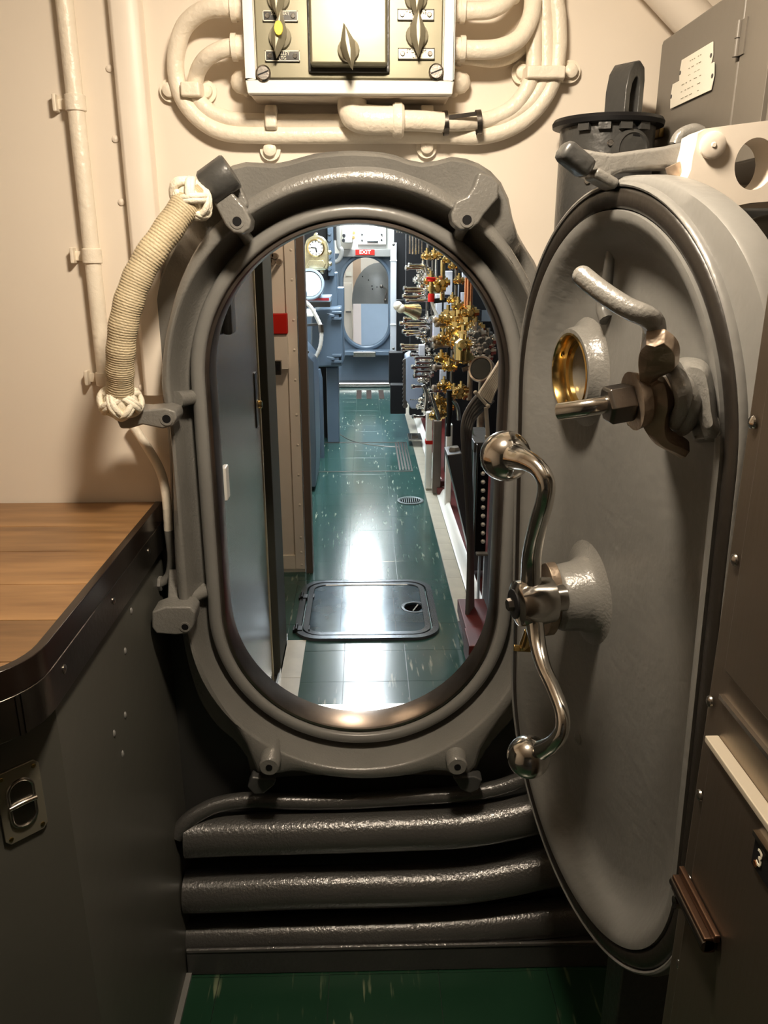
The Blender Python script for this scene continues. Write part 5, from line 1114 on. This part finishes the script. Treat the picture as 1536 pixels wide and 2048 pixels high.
bm = NB(); a = onY(800, 615, 5.2); b = onY(838, 626, 5.3); lathe(bm, a, b-a, [(0, .022), (.05, .03), (.14, .055)], 14); obj('funnel', bm, PB, t, ang=80); bm = NB(); sphere(bm, onY(796, 612, 5.2), .03, 12); sphere(bm, onY(801, 617, 5.2), .03, 12); obj('knot', bm, ROPEW, t)
t = thing('red_valve', 'red painted valve with a white drop pipe among the brass valves', 'valve', onY(865, 565, 5.2))
bm = NB(); lathe(bm, onY(863, 562, 5.15), (0, 0, -1), [(-.02, .024), (.0, .024), (.005, .016)], 14); obj('upper_body', bm, RED, t); bm = NB(); lathe(bm, onY(863, 562, 5.15), (0, 0, -1), [(.0, .014), (.03, .014), (.032, .024), (.06, .024), (.062, .014), (.09, .014)], 12); obj('core', bm, BRASS, t); bm = NB(); lathe(bm, onY(863, 562, 5.15), (0, 0, -1), [(.075, .018), (.085, .021), (.125, .021)], 14); obj('lower_body', bm, RED, t); bm = NB(); beam(bm, onY(853, 556, 5.1), onY(870, 557, 5.1), .02, .015); obj('red_lever', bm, RED, t, bev=.003)
bm = NB(); tube(bm, [onY(863, 590, 5.15), onY(864, 605, 5.15), onY(868, 618, 5.15), onY(874, 630, 5.15)], .010, n=10); obj('drop_pipe', bm, WHITEP, t)
st_ = thing('white_stanchions', 'pale lilac-white frame uprights behind the brass valves', 'frame', onY(895, 600, 5.5))
for x0, y0, x1, y1 in ((888,542,905,596),(872,588,908,604),(872,604,884,640),(888,600,905,670),(912,570,918,610),(922,585,936,608),(925,545,945,562),(880,740,900,780),(838,690,850,712),(866,640,880,690)):
    bm = NB(); pbox(bm, x0, y0, x1, y1, 5.5, .05); obj('upright', bm, LILAC, st_, bev=.004)
bm = NB(); beam(bm, onY(866, 602, 5.4), onY(910, 598, 5.4), .03, .03); obj('dark_bar', bm, BLACK, st_)
gb = thing('grey_terminal_box', 'pale blue-grey box below the lever rows', 'box', onY(828, 760, 5.9))
bm = NB(); plate(bm, [(812,715),(824,708),(838,730),(848,750),(846,818),(822,818),(812,800)], 5.9, .25); gbb = obj('body', bm, mat('mid_blue_grey', (.24, .28, .36), .4), gb, bev=.01)
bm = NB()
for k in range(12): 
    c = onY(810, 722+k*8, 5.95); lathe(bm, c, (0, -1, 0), [(0, .02), (.03, .02)], 8)
obj('terminal_studs', bm, STEELD, gb, kind='stuff')
for k in range(4): dome('rivet', onY(821+k*4, 799, 5.9), (0, -1, 0), .005, CHROME, gbb)
# posts standing on red deck
def post(nm, lab, xt, yt, xw, Y, m, band=None, cat='post', d=.06):
    a = onY(xt, yt, Y); b = onY(xw, yt, Y); t = thing(nm, lab, cat, (a.x, Y, .012)); bm = NB(); box(bm, (a.x, Y, .012), (b.x, Y+d, a.z)); o = obj('column', bm, m, t, bev=.005)
    if band:
        z = onY(xt, band, Y).z; bm = NB(); box(bm, (a.x-.002, Y-.002, z-.012), (b.x+.002, Y+d+.002, z+.012)); obj('red_band', bm, RED, t)
    return t
post('white_post', 'white post with a red band, foremost under the valves', 853, 825, 866, 5.0, WHITEP, 885)
post('tan_post', 'brown-grey box post between the two white posts', 868, 842, 884, 4.9, BROWN)
post('white_post', 'plain white post further right behind the grey column', 894, 850, 906, 4.6, WHITEP)
gc = thing('grey_column', 'dark grey square column with a bolt on top, right of the red deck', 'column', onY(915, 900, 3.9))
bm = NB(); plate(bm, [(894,910),(924,906),(980,1142),(947,1142)], 3.48, .16); gcc = obj('column', bm, mat('purple_grey_enamel', (.045, .043, .048), .35), gc, bev=.006)
bolt('bolt', onY(908, 909, 3.55)+V(0, 0, -.0), (0, 0, 1), .028, .03, GREYL, gcc, washer=.036)
bm = NB(); a = onY(812, 830, 5.2); t = thing('curb_latch', 'small steel latch plate on the curb', 'latch', onZ(825, 872, .05)); p = onZ(828, 875, .05); box(bm, (p.x-.05, p.y-.12, .046), (p.x+.06, p.y+.12, .06)); o = obj('plate', bm, STEEL, t, bev=.003); bm = NB(); box(bm, (p.x-.02, p.y-.05, .06), (p.x+.03, p.y+.05, .075)); obj('catch', bm, STEELD, o)
t = thing('black_hand_lever', 'black hanging hand lever above the grey column', 'lever', onY(895, 850, 4.4)); bm = NB(); tube(bm, [onY(899, 780, 4.4), onY(899, 830, 4.4), onY(897, 850, 4.4), onY(896, 872, 4.4)], [.016, .016, .013, .016], n=10, sm=3); obj('grip', bm, BLACK, t)
t = thing('red_bracket', 'small dark red bracket on the red deck', 'bracket', onZ(882, 975, .02)); bm = NB(); p = onZ(882, 982, .02); box(bm, (p.x-.03, p.y-.05, .012), (p.x+.05, p.y, .05)); box(bm, (p.x-.02, p.y+.02, .012), (p.x+.06, p.y+.08, .08)); obj('step', bm, REDD, t, bev=.003)
# cable bundle in front at right
cbn = thing('cable_bundle', 'bundle of dark grey cables curving down to the deck at right', 'cables', onY(938, 1240, 2.9))
CBL = mat('cable_grey', (.12, .115, .11), .28, bump=.1)
for k in range(5):
    f_ = k*1.0
    P = [onY(985, 770+8*k, 2.95+.02*k), onY(955, 792+9*k, 2.93), onY(934+2.5*k, 822+6*k, 2.92), onY(926+3.5*k, 850+4*k, 2.91), onY(927+3*k, 900, 2.90+.01*k), onY(934+2*k, 1000, 2.90+.01*k), onY(938+1.5*k, 1120, 2.90+.012*k), onY(933+3*k, 1255-3*k, 2.90+.02*k)]
    bm = NB(); tube(bm, P, .0085, n=10); obj('cable', bm, CBL, cbn, ang=60)
for k in range(8):
    bm = NB(); P = [onY(958+3.2*k, 788+2.5*k, 2.92), onY(975+2*k, 762+3*k, 2.92), onY(992+1*k, 735+4*k, 2.94), onY(1005, 712+6*k, 2.96)]; tube(bm, P, .0065, n=8); obj('cream_cable', bm, CREAMP, cbn, ang=60, label='cream painted length of cable')
bm = NB(); beam(bm, onY(950, 783, 2.89), onY(978, 815, 2.89), .012, .018, up=(0, 1, 0)); cl = obj('cable_clamp', bm, CREAMP, cbn, bev=.002)
for x, y in ((951, 785), (976, 812)): dome('bolt_head', onY(x, y, 2.875), (0, -1, 0), .008, CREAMP, cl)
bm = NB(); tube(bm, [onY(972, 815, 2.9), onY(975, 860, 2.9), onY(977, 888, 2.9)], .008, n=10, sm=2); obj('clamp_rod', bm, CREAMP, cbn)
bm = NB(); lathe(bm, onY(976, 872, 2.9), (0, 0, -1), [(0, .012), (.04, .012)], 10); obj('rod_socket', bm, CREAMP, cbn)
# resistor rack
rk = thing('louvre_rack', 'black slotted rack with pale insulator studs inside pale steel frame', 'rack', onY(965, 1100, 3.1))
bm = NB(); pbox(bm, 953, 905, 975, 1105, 3.15, .15); rkb = obj('slotted_box', bm, BLACK, rk, bev=.003)
for k in range(10):
    bm = NB(); sphere(bm, onY(966, 930+k*17, 3.14), .010, 10); obj('insulator_stud', bm, WHITEP, rkb)
for x0, y0, x1, y1, Y, m in ((944,880,950,1170,3.2,BLUEL),(950,890,953,1105,3.12,STEELD),(977,900,986,1290,3.1,BLUEL),(953,1108,976,1112,3.1,GREYL),(956,1112,960,1230,3.12,BLUEL),(966,1112,972,1260,3.12,BLUEL),(940,1105,946,1180,3.12,BLUEL)):
    bm = NB(); pbox(bm, x0, y0, x1, y1, Y, .03); obj('frame_bar', bm, m, rk, bev=.002)
bm = NB(); pbox(bm, 948, 885, 990, 905, 3.15, .3); obj('top_plate', bm, DKGREY, rk, bev=.003)
bm = NB(); plate(bm, [(944,845),(948,870),(953,900),(950,1000),(945,1000)], 3.3, .02); obj('glass_sheet', bm, mat('green_pane', (.25, .36, .35), .2), rk)
for k in range(3):
    v = None
t = thing('chrome_drop_pipes', 'polished pipes and dark brackets under the brass valves', 'pipes', onY(870, 830, 4.7))
for P in ([(862,785),(866,800),(872,820),(878,840)], [(846,770),(852,785),(853,800),(850,822)], [(905,800),(915,815),(918,840)], [(925,740),(945,735),(958,745),(962,765)]):
    bm = NB(); tube(bm, [onY(x, y, 4.4) for x, y in P], .012, n=10); obj('pipe', bm, CHROME if P[0][0] != 925 else BRONZE, t, ang=60)
# gauge disc at right of brass valves (edge seen)
t = thing('dark_dial', 'dark glass dial tilted in a brass ring beside the cream cables', 'gauge', onY(962, 735, 3.9)); c = onY(962, 738, 3.9)
bm = NB(); lathe(bm, c, (-.5, -.8, .3), [(-.04, .06), (0, .066), (.01, .062), (.008, .054)], 28, cap=False); obj('ring', bm, BRONZE, t); bm = NB(); tube(bm, [c+V(.02, .05, -.01), c+V(.02, .08, -.2), V(c.x+.02, c.y+.08, .012)], .02, n=10, sm=2); obj('stand_pipe', bm, BRONZE, t); bm = NB(); lathe(bm, c, (-.5, -.8, .3), [(0, .054), (.006, .05)], 24); obj('glass', bm, GLASS, t)
